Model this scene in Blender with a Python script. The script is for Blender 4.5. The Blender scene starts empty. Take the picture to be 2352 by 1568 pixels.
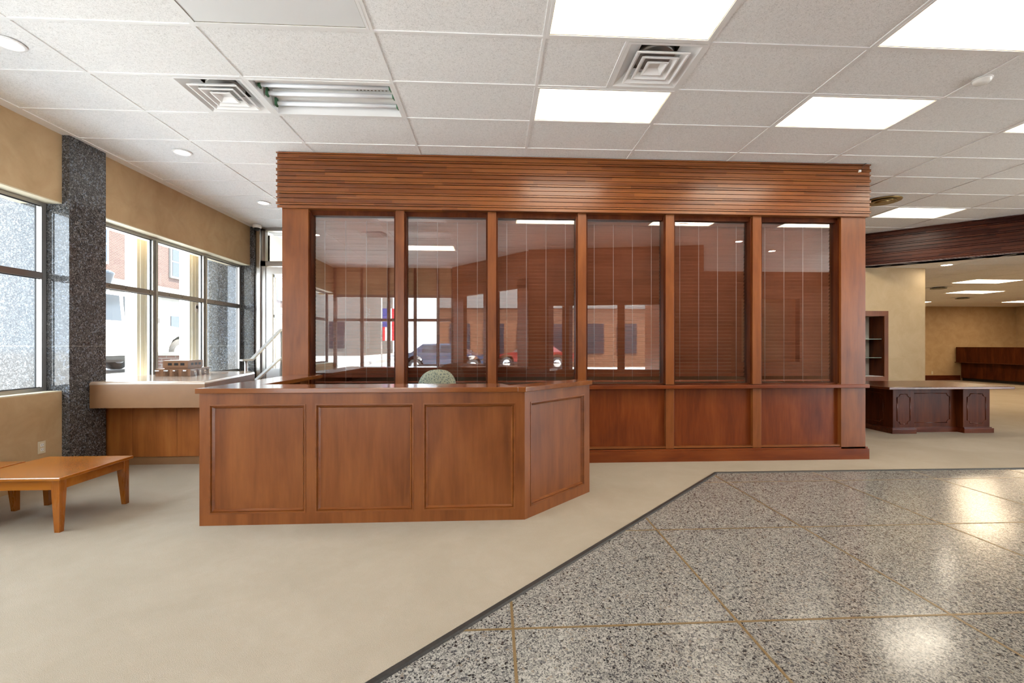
import bpy, bmesh, math, random
from mathutils import Vector, Matrix
random.seed(7)
S = bpy.context.scene
C = S.collection
R = math.radians

# ------------------------------------------------------------------ camera
CAM_H = 1.39
cd = bpy.data.cameras.new('camera'); cam = bpy.data.objects.new('camera', cd); C.objects.link(cam)
cam.location = (0, 0, CAM_H); cam.rotation_euler = (R(90), 0, -0.0514)
cd.sensor_width = 36; cd.lens = 1036.75 / 2352 * 36
cd.shift_x = -11.5 / 2352; cd.shift_y = 9.4 / 2352
cd.clip_start = 0.05; cd.clip_end = 300
S.camera = cam

# ------------------------------------------------------------------ world, sun, exposure
w = bpy.data.worlds.new('sky'); S.world = w; w.use_nodes = True
bg = w.node_tree.nodes['Background']
bg.inputs['Color'].default_value = (0.78, 0.89, 1.0, 1); bg.inputs['Strength'].default_value = 6.0
sl = bpy.data.lights.new('sun', 'SUN'); sl.energy = 18.0; sl.angle = R(1.0); sl.color = (1, 0.87, 0.70)
sun = bpy.data.objects.new('sun', sl); C.objects.link(sun)
sun.rotation_euler = Vector((.42, .22, .88)).to_track_quat('Z', 'Y').to_euler()
S.view_settings.view_transform = 'Standard'; S.view_settings.look = 'None'
S.view_settings.gamma = 1; S.view_settings.use_curve_mapping = False
S.view_settings.exposure = 1.22
S.cycles.max_bounces = 10; S.cycles.diffuse_bounces = 5; S.cycles.glossy_bounces = 4
S.cycles.transparent_max_bounces = 16; S.cycles.transmission_bounces = 6
S.cycles.sample_clamp_indirect = 6.0; S.cycles.caustics_reflective = False; S.cycles.caustics_refractive = False
PANEL = 9.0          # radiance of the lit fluorescent lenses
WARM = (1.0, 0.89, 0.72)

# ------------------------------------------------------------------ materials
class NT:
    def __init__(s, name):
        s.m = bpy.data.materials.new(name); s.m.use_nodes = True
        s.t = s.m.node_tree; s.n = s.t.nodes; s.l = s.t.links
        s.b = s.n['Principled BSDF']; s.out = s.n['Material Output']
    def node(s, typ, **k):
        n = s.n.new(typ)
        for a, v in k.items():
            if a.startswith('i_'):
                key = a[2:]
                key = int(key) if key.isdigit() else key.replace('_', ' ')
                n.inputs[key].default_value = v
            else: setattr(n, a, v)
        return n
    def link(s, a, b): s.l.new(a, b)
    def coord(s, scale=(1, 1, 1), rnd=0.0, rot=(0, 0, 0)):
        tc = s.node('ShaderNodeTexCoord'); mp = s.node('ShaderNodeMapping')
        mp.inputs['Scale'].default_value = scale; mp.inputs['Rotation'].default_value = rot
        s.link(tc.outputs['Object'], mp.inputs['Vector'])
        if rnd:
            oi = s.node('ShaderNodeObjectInfo'); mu = s.node('ShaderNodeVectorMath', operation='SCALE')
            cv = s.node('ShaderNodeCombineXYZ')
            for k in range(3): s.link(oi.outputs['Random'], cv.inputs[k])
            s.link(cv.outputs[0], mu.inputs[0]); mu.inputs['Scale'].default_value = rnd
            s.link(mu.outputs[0], mp.inputs['Location'])
        return mp.outputs['Vector']
    def noise(s, vec, scale, detail=4, rough=.55, dist=0):
        n = s.node('ShaderNodeTexNoise', i_Scale=scale, i_Detail=detail, i_Roughness=rough, i_Distortion=dist)
        s.link(vec, n.inputs['Vector']); return n.outputs['Fac']
    def ramp(s, fac, stops, interp='LINEAR'):
        r = s.node('ShaderNodeValToRGB'); cr = r.color_ramp; cr.interpolation = interp
        while len(cr.elements) < len(stops): cr.elements.new(0.5)
        for e, (p, c) in zip(cr.elements, stops):
            e.position = p; e.color = (c[0], c[1], c[2], 1) if not isinstance(c, (int, float)) else (c, c, c, 1)
        s.link(fac, r.inputs['Fac']); return r.outputs['Color']
    def mix(s, fac, a, b, mode='MIX'):
        n = s.node('ShaderNodeMix', data_type='RGBA', blend_type=mode)
        for sock, v in ((n.inputs[0], fac), (n.inputs[6], a), (n.inputs[7], b)):
            if hasattr(v, 'links') or hasattr(v, 'is_output'): s.link(v, sock)
            elif isinstance(v, (int, float)): sock.default_value = v
            else: sock.default_value = (v[0], v[1], v[2], 1)
        return n.outputs[2]
    def math(s, op, a, b=0.0, c=None):
        n = s.node('ShaderNodeMath', operation=op)
        for k, v in enumerate((a, b) if c is None else (a, b, c)):
            if isinstance(v, (int, float)): n.inputs[k].default_value = v
            else: s.link(v, n.inputs[k])
        return n.outputs[0]
    def bump(s, h, strength, dist=0.002):
        b = s.node('ShaderNodeBump', i_Strength=strength, i_Distance=dist)
        s.link(h, b.inputs['Height']); s.link(b.outputs['Normal'], s.b.inputs['Normal'])
    def set(s, col=None, rough=None, metal=None, spec=None, coat=None, coatr=None, alpha=None):
        I = s.b.inputs
        if col is not None:
            if hasattr(col, 'is_output'): s.link(col, I['Base Color'])
            else: I['Base Color'].default_value = (col[0], col[1], col[2], 1)
        for key, v in (('Roughness', rough), ('Metallic', metal), ('Specular IOR Level', spec), ('Coat Weight', coat), ('Coat Roughness', coatr)):
            if v is not None:
                if hasattr(v, 'is_output'): s.link(v, I[key])
                else: I[key].default_value = v
        return s.m

def simple(name, col, rough=.5, metal=0, spec=.5, nscale=0, namt=.1, coat=0):
    t = NT(name)
    if nscale:
        v = t.coord(); f = t.noise(v, nscale, 3)
        c = t.ramp(f, [(.3, [x * (1 - namt) for x in col]), (.7, [min(1, x * (1 + namt)) for x in col])])
    else: c = col
    return t.set(c, rough, metal, spec, coat)

def wood(name, grain, dark, mid, light, rough=.32, blot=1.0, coat=.35, spec=.4):
    t = NT(name)
    g = {'z': (1, 1, .09), 'x': (.09, 1, 1), 'y': (1, .09, 1)}[grain]
    v = t.coord(g, rnd=9.0)
    fine = t.noise(v, 46, 5, .6, .4)
    v2 = t.coord(tuple(.35 if k < .5 else 1 for k in g), rnd=5.0)
    bl = t.noise(v2, 4.2 * blot, 3, .5, .6)
    v3 = t.coord(g, rnd=3.0)
    band = t.noise(v3, 11, 2, .5, .8)
    f = t.math('ADD', t.math('MULTIPLY', fine, .22), t.math('ADD', t.math('MULTIPLY', bl, .48), t.math('MULTIPLY', band, .32)))
    c = t.ramp(f, [(.32, dark), (.50, mid), (.72, light)])
    r = t.math('MULTIPLY_ADD', fine, .12, rough - .06)
    t.bump(fine, .05, .001)
    return t.set(c, r, 0, spec, coat * .6, .2)

WD, WM, WL = (0.1053, 0.0269, 0.0048), (0.1834, 0.0522, 0.0101), (0.2575, 0.0840, 0.0189)
M = {}
M['wood_v'] = wood('cherry_vertical', 'z', WD, WM, WL, rough=.36, coat=.15, spec=.35)
M['wood_h'] = wood('cherry_horizontal', 'x', WD, WM, WL)
M['wood_y'] = wood('cherry_depth', 'y', WD, WM, WL)
DD, DM, DL = tuple(a * b for a, b in zip(WD, (.75, .5, .4))), tuple(a * b for a, b in zip(WM, (.80, .55, .4))), tuple(a * b for a, b in zip(WL, (.85, .65, .5)))
M['deep_v'] = wood('deep_cherry_vertical', 'z', DD, DM, DL, rough=.36, coat=.12, spec=.3)
M['deep_h'] = wood('deep_cherry_horizontal', 'x', DD, DM, DL, rough=.34, coat=.15, spec=.3)
M['wood_top'] = wood('cherry_countertop', 'x', WD, WM, WL, rough=.14, coat=.9)
M['wood_top_y'] = wood('cherry_countertop_side', 'y', WD, WM, WL, rough=.14, coat=.9)
M['dark_v'] = wood('mahogany_vertical', 'z', (0.0298, 0.0057, 0.0016), (0.0723, 0.0152, 0.0040), (0.1275, 0.0342, 0.0080), rough=.38, coat=.0, spec=.12)
M['dark_h'] = wood('mahogany_horizontal', 'x', (.035, .006, .002), (.085, .016, .005), (.15, .036, .010), rough=.22)
M['maple_v'] = wood('honey_vertical', 'z', (0.2, 0.056, 0.0112), (0.32, 0.1, 0.0208), (0.416, 0.152, 0.036), rough=.35)
M['pine_h'] = wood('amber_table', 'x', (0.2025, 0.0506, 0.0040), (0.2970, 0.0912, 0.0081), (0.3645, 0.1350, 0.0169), rough=.2, coat=.6)
M['pine_v'] = wood('amber_table_leg', 'z', (0.2025, 0.0506, 0.0040), (0.2835, 0.0844, 0.0075), (0.3510, 0.1248, 0.0149), rough=.28, coat=.4)

def lath_mat(name, axis_u, dark, mid, light):
    t = NT(name)
    tc = t.node('ShaderNodeTexCoord'); sp = t.node('ShaderNodeSeparateXYZ'); t.link(tc.outputs['Object'], sp.inputs[0])
    u = t.math('ADD', sp.outputs['X'], sp.outputs['Y']) if axis_u == 'd' else sp.outputs['X']
    if axis_u == 'd': u = t.math('SUBTRACT', sp.outputs['X'], sp.outputs['Y'])
    row = t.math('FLOOR', t.math('DIVIDE', sp.outputs['Z'], .031))
    wn = t.node('ShaderNodeTexWhiteNoise', noise_dimensions='1D'); t.link(row, wn.inputs['W'])
    useg = t.math('FLOOR', t.math('MULTIPLY_ADD', u, .9, t.math('MULTIPLY', wn.outputs['Value'], 7)))
    cv = t.node('ShaderNodeCombineXYZ'); t.link(row, cv.inputs[0]); t.link(useg, cv.inputs[1])
    w2 = t.node('ShaderNodeTexWhiteNoise', noise_dimensions='2D'); t.link(cv.outputs[0], w2.inputs['Vector'])
    g = t.node('ShaderNodeCombineXYZ'); t.link(t.math('MULTIPLY', u, 1.6), g.inputs[0]); t.link(t.math('MULTIPLY', sp.outputs['Z'], 40), g.inputs[1])
    t.link(w2.outputs['Value'], g.inputs[2])
    n = t.noise(g.outputs[0], 2.2, 4, .55, .3)
    f = t.math('ADD', t.math('MULTIPLY', n, .50), t.math('MULTIPLY', w2.outputs['Value'], .50))
    c = t.ramp(f, [(.12, dark), (.45, mid), (.80, light)])
    return t.set(c, t.math('MULTIPLY_ADD', n, .12, .27), 0, .4 if axis_u == 'x' else .25, .2 if axis_u == 'x' else 0, .2)
M['lath'] = lath_mat('cherry_lath', 'x', WD, WM, WL)
M['lath_d'] = lath_mat('mahogany_lath', 'd', (.02, .0035, .0015), (.055, .011, .005), (.12, .032, .013))

def carpet():
    t = NT('carpet'); v = t.coord()
    pile = t.noise(v, 260, 2, .7); big = t.noise(v, 1.1, 5, .6, .5); mid = t.noise(v, 9, 4, .65, .8)
    c1 = t.ramp(big, [(.35, (0.3082, 0.2557, 0.1914)), (.62, (0.3712, 0.3132, 0.2431))])
    c2 = t.mix(t.math('MULTIPLY', t.ramp(mid, [(.42, 1), (.6, 0)]), .22), c1, (0.3012, 0.2429, 0.1763))
    c3 = t.mix(.35, c2, t.ramp(pile, [(.3, (0.2241, 0.1854, 0.1397)), (.7, (0.4763, 0.4091, 0.3282))]))
    t.bump(pile, .5, .004)
    return t.set(c3, .95, 0, .15)
M['carpet'] = carpet()

def terrazzo():
    t = NT('terrazzo'); v = t.coord()
    def vor(scale, feat='F1'):
        n = t.node('ShaderNodeTexVoronoi', i_Scale=scale, i_Randomness=1.0); n.feature = feat; t.link(v, n.inputs['Vector']); return n
    a = vor(78); ae = vor(78, 'DISTANCE_TO_EDGE')
    sp = t.node('ShaderNodeSeparateColor'); t.link(a.outputs['Color'], sp.inputs[0])
    big = t.ramp(sp.outputs[0], [(0, (0.0209, 0.0209, 0.0224)), (.17, (0.0650, 0.0650, 0.0674)), (.28, (0.1649, 0.1557, 0.1410)), (.46, (0.2470, 0.2354, 0.2060)), (.60, (0.3415, 0.3237, 0.2881)), (.90, (0.1998, 0.1649, 0.1294))], 'CONSTANT')
    b = vor(190); sb = t.node('ShaderNodeSeparateColor'); t.link(b.outputs['Color'], sb.inputs[0])
    small = t.ramp(sb.outputs[1], [(0, (0.0526, 0.0526, 0.0542)), (.22, (0.1533, 0.1471, 0.1355)), (.45, (0.2533, 0.2416, 0.2176)), (.75, (0.3353, 0.3206, 0.2827))], 'CONSTANT')
    edge = t.ramp(ae.outputs['Distance'], [(.06, 1), (.12, 0)])
    sel = t.ramp(sp.outputs[1], [(.0, 0), (.42, 1)], 'CONSTANT')
    c = t.mix(sel, big, small); c = t.mix(edge, c, small)
    sc = t.noise(v, 3.0, 5, .7, 1.2)
    return t.set(c, t.math('MULTIPLY_ADD', sc, .14, .10), 0, .55)
M['terrazzo'] = terrazzo()
M['brass'] = simple('brass_strip', (.22, .15, .07), .35, .3)
M['black_rubber'] = simple('black_edging', (.025, .024, .022), .45, 0, .5, 60, .3)

def tilemat():
    t = NT('ceiling_tile'); v = t.coord()
    a = t.noise(v, 95, 3, .62, 1.6); b = t.noise(v, 28, 3, .6, 1.0)
    c = t.ramp(a, [(.36, (.66, .66, .66)), (.48, (.88, .88, .88)), (.75, (.93, .93, .93))])
    c = t.mix(t.math('MULTIPLY', t.ramp(b, [(.35, 1), (.5, 0)]), .12), c, (.55, .54, .52))
    t.bump(a, .35, .005)
    return t.set(c, .95, 0, .2)
M['tile'] = tilemat()
M['white'] = simple('white_enamel', (.84, .84, .84), .4)
M['white2'] = simple('soft_white', (.80, .80, .78), .6)
M['plastic_white'] = simple('plastic_white', (.82, .82, .80), .25)

def vinyl(name, a, b):
    t = NT(name); v = t.coord()
    f = t.noise(v, 3.2, 6, .62, .6); g = t.noise(v, 90, 2)
    c = t.ramp(f, [(.32, a), (.66, b)]); t.bump(g, .12, .001)
    return t.set(c, .62, 0, .35)
M['tan'] = vinyl('tan_wallcovering', (0.4167, 0.2852, 0.1496), (0.5000, 0.3576, 0.2032))
M['cream'] = simple('cream_paint', (0.612, 0.544, 0.391), .5)
M['creamwall'] = vinyl('cream_wallcovering', (0.4961, 0.3716, 0.2138), (0.5646, 0.4348, 0.2638))

def granite():
    t = NT('granite'); v = t.coord()
    n = t.noise(v, 42, 5, .72, 2.2)
    vo = t.node('ShaderNodeTexVoronoi', i_Scale=75); t.link(v, vo.inputs['Vector'])
    sp = t.node('ShaderNodeSeparateColor'); t.link(vo.outputs['Color'], sp.inputs[0])
    c = t.ramp(n, [(.38, (.014, .015, .017)), (.50, (.045, .046, .048)), (.58, (.16, .158, .155)), (.70, (.38, .38, .39))])
    fl = t.math('MULTIPLY', t.ramp(sp.outputs[0], [(.0, 0), (.90, 1)], 'CONSTANT'), .55)
    c = t.mix(fl, c, (.20, .235, .29))
    tc = t.node('ShaderNodeTexCoord'); sx = t.node('ShaderNodeSeparateXYZ'); t.link(tc.outputs['Object'], sx.inputs[0])
    ln = t.math('LESS_THAN', t.math('ABSOLUTE', t.math('SUBTRACT', sx.outputs['Z'], 1.385)), .0025)
    c = t.mix(t.math('MULTIPLY', ln, .6), c, (.35, .34, .30))
    return t.set(c, .06, 0, .42)
M['granite'] = granite()
M['alu'] = simple('brushed_aluminium', (0.4, 0.384, 0.36), .3, .85)
M['alu_d'] = simple('dark_aluminium', (.24, .21, .19), .35, .7)
M['gasket'] = simple('gasket', (.02, .02, .02), .6)
M['chrome'] = simple('satin_steel', (.62, .62, .62), .22, 1.0)
M['steel_d'] = simple('dark_steel', (.22, .21, .20), .18, 1.0)
M['satin_white_metal'] = simple('pale_steel', (.72, .71, .69), .3, .6)

def glass(name, ior, tint):
    t = NT(name); t.n.remove(t.b)
    fr = t.node('ShaderNodeFresnel', i_IOR=ior); tr = t.node('ShaderNodeBsdfTransparent'); gl = t.node('ShaderNodeBsdfGlossy', i_Roughness=0.0)
    tr.inputs[0].default_value = (*tint, 1)
    geo = t.node('ShaderNodeNewGeometry')
    fac = t.math('MULTIPLY', fr.outputs[0], t.math('SUBTRACT', 1.0, geo.outputs['Backfacing']))
    mx = t.node('ShaderNodeMixShader'); t.link(fac, mx.inputs[0]); t.link(tr.outputs[0], mx.inputs[1]); t.link(gl.outputs[0], mx.inputs[2])
    t.link(mx.outputs[0], t.out.inputs['Surface']); return t.m
M['glass_office'] = glass('office_glass', 2.9, (.90, .89, .90))
M['glass'] = glass('window_glass', 1.5, (.97, .98, .98))

def emis(name, col, st, edge=None):
    t = NT(name); t.n.remove(t.b)
    e = t.node('ShaderNodeEmission', i_Strength=st); e.inputs[0].default_value = (*col, 1)
    if edge:
        tc = t.node('ShaderNodeTexCoord'); sp = t.node('ShaderNodeSeparateXYZ'); t.link(tc.outputs['Object'], sp.inputs[0])
        ax = t.math('DIVIDE', t.math('ABSOLUTE', sp.outputs['X']), edge[0]); ay = t.math('DIVIDE', t.math('ABSOLUTE', sp.outputs['Y']), edge[1])
        n = t.noise(t.coord((1, 3, 1), 4.0), 2.5, 3)
        m = t.math('ADD', t.math('MAXIMUM', t.math('POWER', ax, 6), t.math('POWER', ay, 2.5)), t.math('MULTIPLY', t.math('SUBTRACT', n, .5), .35))
        c = t.ramp(m, [(.15, col), (1.0, (col[0] * .10, col[1] * .085, col[2] * .055))])
        t.link(c, e.inputs[0])
    t.link(e.outputs[0], t.out.inputs['Surface']); return t.m
M['lens'] = emis('lit_lens', WARM, PANEL, (.58, .28))
M['lens_w'] = emis('lit_lens_far', (1, .78, .52), 11)
M['bulb'] = emis('downlight_bulb', (1, .88, .70), 40)
M['lens_off'] = simple('unlit_lens', (.76, .77, .78), .3)
M['tube'] = simple('tube_glass', (.86, .88, .92), .25)
M['green'] = simple('lamp_holder', (.05, .16, .08), .5)
M['dark'] = simple('dark_void', (.10, .10, .09), .6)
M['duct'] = simple('duct_liner', (.22, .20, .15), .7, 0, .3, 20, .4)
M['gold'] = simple('aged_brass', (.33, .24, .10), .35, .6)
M['tanlam'] = simple('tan_laminate', (0.2381, 0.1223, 0.0551), .35, 0, .5, 8, .05)
M['tanlam_edge'] = simple('tan_laminate_edge', (0.4, 0.208, 0.08), .2)
M['tantop'] = simple('tan_laminate_top', (0.4176, 0.3168, 0.2376), .16)
M['mocha'] = simple('mocha_laminate', (.30, .16, .085), .35)
M['clear'] = glass('clear_plastic', 1.9, (.93, .93, .93))
M['blind'] = wood('blind_slat', 'x', (0.2958, 0.0940, 0.0449), (0.3821, 0.1271, 0.0636), (0.4683, 0.1658, 0.0842), rough=.4, coat=.1)
M['cord'] = simple('cord', (.62, .48, .42), .7)
M['black'] = simple('black_plastic', (.012, .012, .012), .4)
M['off_paint'] = simple('office_paint', (.5, .42, .3), .7)

def fabric():
    t = NT('chair_fabric'); v = t.coord((1, 1, 1))
    wv = t.node('ShaderNodeTexVoronoi', i_Scale=58); wv.distance = 'MANHATTAN'; t.link(v, wv.inputs['Vector'])
    n = t.noise(v, 70, 2, .5, 2.5)
    c = t.ramp(t.math('ADD', t.math('MULTIPLY', n, .7), t.math('MULTIPLY', wv.outputs['Distance'], .5)),
               [(.42, (.26, .25, .17)), (.50, (.05, .06, .055)), (.60, (.13, .16, .15)), (.70, (.28, .28, .20))])
    return t.set(c, .9, 0, .1)
M['fabric'] = fabric()

def brick():
    t = NT('brick'); tc = t.node('ShaderNodeTexCoord'); sp = t.node('ShaderNodeSeparateXYZ'); t.link(tc.outputs['Object'], sp.inputs[0])
    cv = t.node('ShaderNodeCombineXYZ'); t.link(t.math('ADD', sp.outputs['X'], sp.outputs['Y']), cv.inputs[0]); t.link(sp.outputs['Z'], cv.inputs[1])
    b = t.node('ShaderNodeTexBrick', i_Scale=1.0); t.link(cv.outputs[0], b.inputs['Vector'])
    b.inputs['Color1'].default_value = (.052, .030, .026, 1); b.inputs['Color2'].default_value = (.066, .040, .034, 1); b.inputs['Mortar'].default_value = (.085, .078, .075, 1)
    b.inputs['Mortar Size'].default_value = .012; b.inputs['Brick Width'].default_value = .22; b.inputs['Row Height'].default_value = .075
    return t.set(b.outputs['Color'], .9, 0, 0.0)
M['brick'] = brick()
M['brick_orange'] = simple('orange_brick', (0.1365, 0.0700, 0.0425), .9, 0, .0, 6, .3)
M['pavement'] = simple('pavement', (.50, .50, .50), .8, 0, .3, 3, .08)
M['stone'] = simple('pale_stone', (.14, .137, .13), .9, 0, .0, 4, .06)
M['cream_post'] = simple('cream_post_paint', (.86, .84, .74), .7, 0, .1)
M['winpane'] = simple('dark_pane', (.02, .025, .032), .1, 0, .3)
M['carwhite'] = simple('white_car_paint', (.80, .80, .80), .15, 0, .5, coat=.8)
M['carred'] = simple('red_car_paint', (0.1800, 0.0160, 0.0120), .2, coat=.8)
M['carblue'] = simple('blue_car_paint', (0.0200, 0.0350, 0.0720), .2, coat=.8)
M['tire'] = simple('tire', (.02, .02, .02), .8)
M['leaf'] = simple('leaf', (.16, .30, .06), .6, 0, .3, 25, .5)
M['flag_b'] = simple('flag_blue', (.02, .04, .2), .8)
M['flag_r'] = simple('flag_red', (.45, .02, .03), .8)
M['flag_w'] = simple('flag_white', (.8, .8, .8), .8)
M['blueplate'] = simple('blue_plate', (.05, .08, .25), .4)

# ------------------------------------------------------------------ mesh helpers
class MB:
    def __init__(s): s.bm = bmesh.new(); s.mi = 0
    def _f(s, vs):
        try: f = s.bm.faces.new(vs); f.material_index = s.mi; return f
        except ValueError: return None
    def box(s, x0, x1, y0, y1, z0, z1, bev=0):
        return s.prism([(x0, y0), (x1, y0), (x1, y1), (x0, y1)], z0, z1, bev)
    def prism(s, poly, z0, z1, bev=0):
        a = [s.bm.verts.new((x, y, z0)) for x, y in poly]; b = [s.bm.verts.new((x, y, z1)) for x, y in poly]
        n = len(poly); fs = [s._f(list(reversed(a))), s._f(b)]
        for k in range(n): fs.append(s._f([a[k], a[(k + 1) % n], b[(k + 1) % n], b[k]]))
        if bev:
            es = {e for v in a + b for e in v.link_edges}
            r = bmesh.ops.bevel(s.bm, geom=list(es), offset=bev, segments=2, affect='EDGES', profile=.5)
            for f in r['faces']: f.material_index = s.mi
        return s
    def quad(s, pts): s._f([s.bm.verts.new(p) for p in pts]); return s
    def extr(s, prof, p0, p1, up=(0, 0, 1)):
        """profile (a,b) swept from p0 to p1; a along side = dir x up, b along up"""
        p0, p1, up = Vector(p0), Vector(p1), Vector(up); d = (p1 - p0).normalized(); sd = d.cross(up).normalized(); u = sd.cross(d)
        A = [s.bm.verts.new(p0 + sd * a + u * b) for a, b in prof]; B = [s.bm.verts.new(p1 + sd * a + u * b) for a, b in prof]
        n = len(prof); s._f(list(reversed(A))); s._f(B)
        for k in range(n): s._f([A[k], A[(k + 1) % n], B[(k + 1) % n], B[k]])
        return s
    def bar(s, p, q, wd, ht, up=(0, 0, 1)):
        return s.extr([(-wd / 2, -ht / 2), (wd / 2, -ht / 2), (wd / 2, ht / 2), (-wd / 2, ht / 2)], p, q, up)
    def tube(s, p, q, r, n=14, r2=None):
        p, q = Vector(p), Vector(q); d = (q - p).normalized(); a = d.orthogonal().normalized(); b = d.cross(a); r2 = r if r2 is None else r2
        A = [s.bm.verts.new(p + (a * math.cos(t) + b * math.sin(t)) * r) for t in [2 * math.pi * k / n for k in range(n)]]
        B = [s.bm.verts.new(q + (a * math.cos(t) + b * math.sin(t)) * r2) for t in [2 * math.pi * k / n for k in range(n)]]
        s._f(list(reversed(A))); s._f(B)
        for k in range(n):
            f = s._f([A[k], A[(k + 1) % n], B[(k + 1) % n], B[k]])
            if f: f.smooth = True
        return s
    def lathe(s, prof, c, n=32, axis='z'):
        rings = []
        for r, z in prof:
            ring = []
            for k in range(n):
                t = 2 * math.pi * k / n; x, y = r * math.cos(t), r * math.sin(t)
                o = (x, y, z) if axis == 'z' else ((x, z, y) if axis == 'y' else (z, x, y))
                ring.append(s.bm.verts.new(Vector(c) + Vector(o)))
            rings.append(ring)
        for A, B in zip(rings, rings[1:]):
            for k in range(n):
                f = s._f([A[k], A[(k + 1) % n], B[(k + 1) % n], B[k]])
                if f: f.smooth = True
        s._f(rings[0][::-1]); s._f(rings[-1]); return s
    def ring(s, x0, x1, y0, y1, w, z0, z1):
        s.box(x0, x1, y0, y0 + w, z0, z1); s.box(x0, x1, y1 - w, y1, z0, z1)
        s.box(x0, x0 + w, y0 + w, y1 - w, z0, z1); s.box(x1 - w, x1, y0 + w, y1 - w, z0, z1); return s
    def xform(s, mat): bmesh.ops.transform(s.bm, matrix=mat, verts=s.bm.verts[:]); return s
    def build(s, name, mats, parent=None, local=False, smooth=False):
        if not isinstance(mats, (list, tuple)): mats = [mats]
        if parent is not None and not local:
            bmesh.ops.translate(s.bm, verts=s.bm.verts[:], vec=-Vector(PO(parent)))
        bmesh.ops.recalc_face_normals(s.bm, faces=s.bm.faces[:])
        me = bpy.data.meshes.new(name); s.bm.to_mesh(me); s.bm.free()
        if smooth:
            for p in me.polygons: p.use_smooth = True
        for m in mats: me.materials.append(m if not isinstance(m, str) else M[m])
        o = bpy.data.objects.new(name, me); C.objects.link(o)
        if parent is not None: o.parent = parent
        return o
def PO(o):
    v = Vector(o.location)
    while o.parent: o = o.parent; v += Vector(o.location)
    return v
def tag(o, label, cat, group=None, kind=None):
    o['label'] = label; o['category'] = cat
    if group: o['group'] = group
    if kind: o['kind'] = kind
    return o
def thing(name, label, cat, loc, group=None, rz=0):
    o = bpy.data.objects.new(name, None); C.objects.link(o); o.location = loc; o.rotation_euler = (0, 0, rz)
    o.empty_display_size = .1
    return tag(o, label, cat, group)
def struct(o, label=None):
    o['kind'] = 'structure'
    if label: o['label'] = label
    return o
def dup(o, parent=None):
    c = o.copy(); C.objects.link(c)
    if parent is not None: c.parent = parent
    for ch in list(o.children): dup(ch, c)
    return c
def recess(o, piece):      # a piece set with its origin on the object's centre (for lens gradients)
    return piece

# ------------------------------------------------------------------ floor
EX = 10.9
fl = MB()
fl.prism([(-4.85, -2.3), (-2.39, -2.3), (-2.39, 0.0), (2.42, 4.81), (EX, 4.81), (EX, 4.4), (22, 4.4), (22, 17.4), (-2.4, 17.4), (-2.4, 8.75), (-4.85, 8.75)], -.12, 0)
struct(fl.build('floor', 'carpet'), 'beige carpet')
tz = MB()
tz.prism([(-2.39, -2.3), (EX, -2.3), (EX, 4.81), (2.42, 4.81), (-2.39, 0.0)], -.12, -.002)
tz.mi = 1
XL = [.094 + 1.135 * k for k in range(-2, 10)]; YL = [2.217 + 1.133 * k for k in range(-4, 3)]
for x in XL:
    y1 = min(4.81, x + 2.39)
    if y1 > -2.2: tz.box(x - .007, x + .007, -2.3, y1, -.006, -.0008)
for y in YL:
    x0 = max(-2.39, y - 2.39); tz.box(x0, EX, y - .007, y + .007, -.006, -.001)
struct(tz.build('floor', ['terrazzo', 'brass']), 'speckled terrazzo with brass dividing strips')
ed = MB()
ed.extr([(-.022, 0), (.022, 0), (.014, .009), (-.014, .009)], (-2.39, 0.0, -.001), (2.43, 4.82, -.001))
ed.extr([(-.02, 0), (.02, 0), (.012, .008), (-.012, .008)], (2.41, 4.815, -.001), (EX, 4.815, -.001))
ed.extr([(-.02, 0), (.02, 0), (.012, .008), (-.012, .008)], (-2.39, -2.3, -.001), (-2.39, 0.01, -.001))
struct(ed.build('trim_1', 'black_rubber'), 'black edging strip between carpet and terrazzo')

# ------------------------------------------------------------------ ceilings
def cx(i): return 1.2192 * i - 3.2954
def cy(j): return .6096 * j + 3.2267
CZ = 3.60
full = {(3, -1), (5, -1), (7, -1), (1, -1), (3, 1), (5, 1), (7, 1), (1, 1), (1, -3), (1, -5), (8, 6)}
half = {(3, 0), (0, 1), (0, -3)}       # right half holds an air diffuser
ce = MB()
for i in range(-1, 13):
    for j in range(-9, 15):
        if (i, j) in full: continue
        x0, x1, y0, y1 = cx(i), cx(i + 1), cy(j), cy(j + 1)
        if i == -1: x0 = -4.41
        if (i, j) in half: x1 = x0 + .6096
        ce.quad([(x0, y0, CZ + .007), (x0, y1, CZ + .007), (x1, y1, CZ + .007), (x1, y0, CZ + .007)])
ce.mi = 1
ce.box(-4.95, -4.41, -2.4, 8.73, CZ, CZ + .02)
for i in range(0, 14): ce.box(cx(i) - .012, cx(i) + .012, -2.3, 12.4, CZ, CZ + .03)
for j in range(-9, 16): ce.box(-4.42, 12.6, cy(j) - .012, cy(j) + .012, CZ + .0004, CZ + .03)
for (i, j) in half: ce.box(cx(i) + .6096 - .012, cx(i) + .6096 + .012, cy(j), cy(j + 1), CZ, CZ + .03)
struct(ce.build('ceiling', ['tile', 'white']), 'white fissured acoustic tiles in a white grid')
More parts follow.
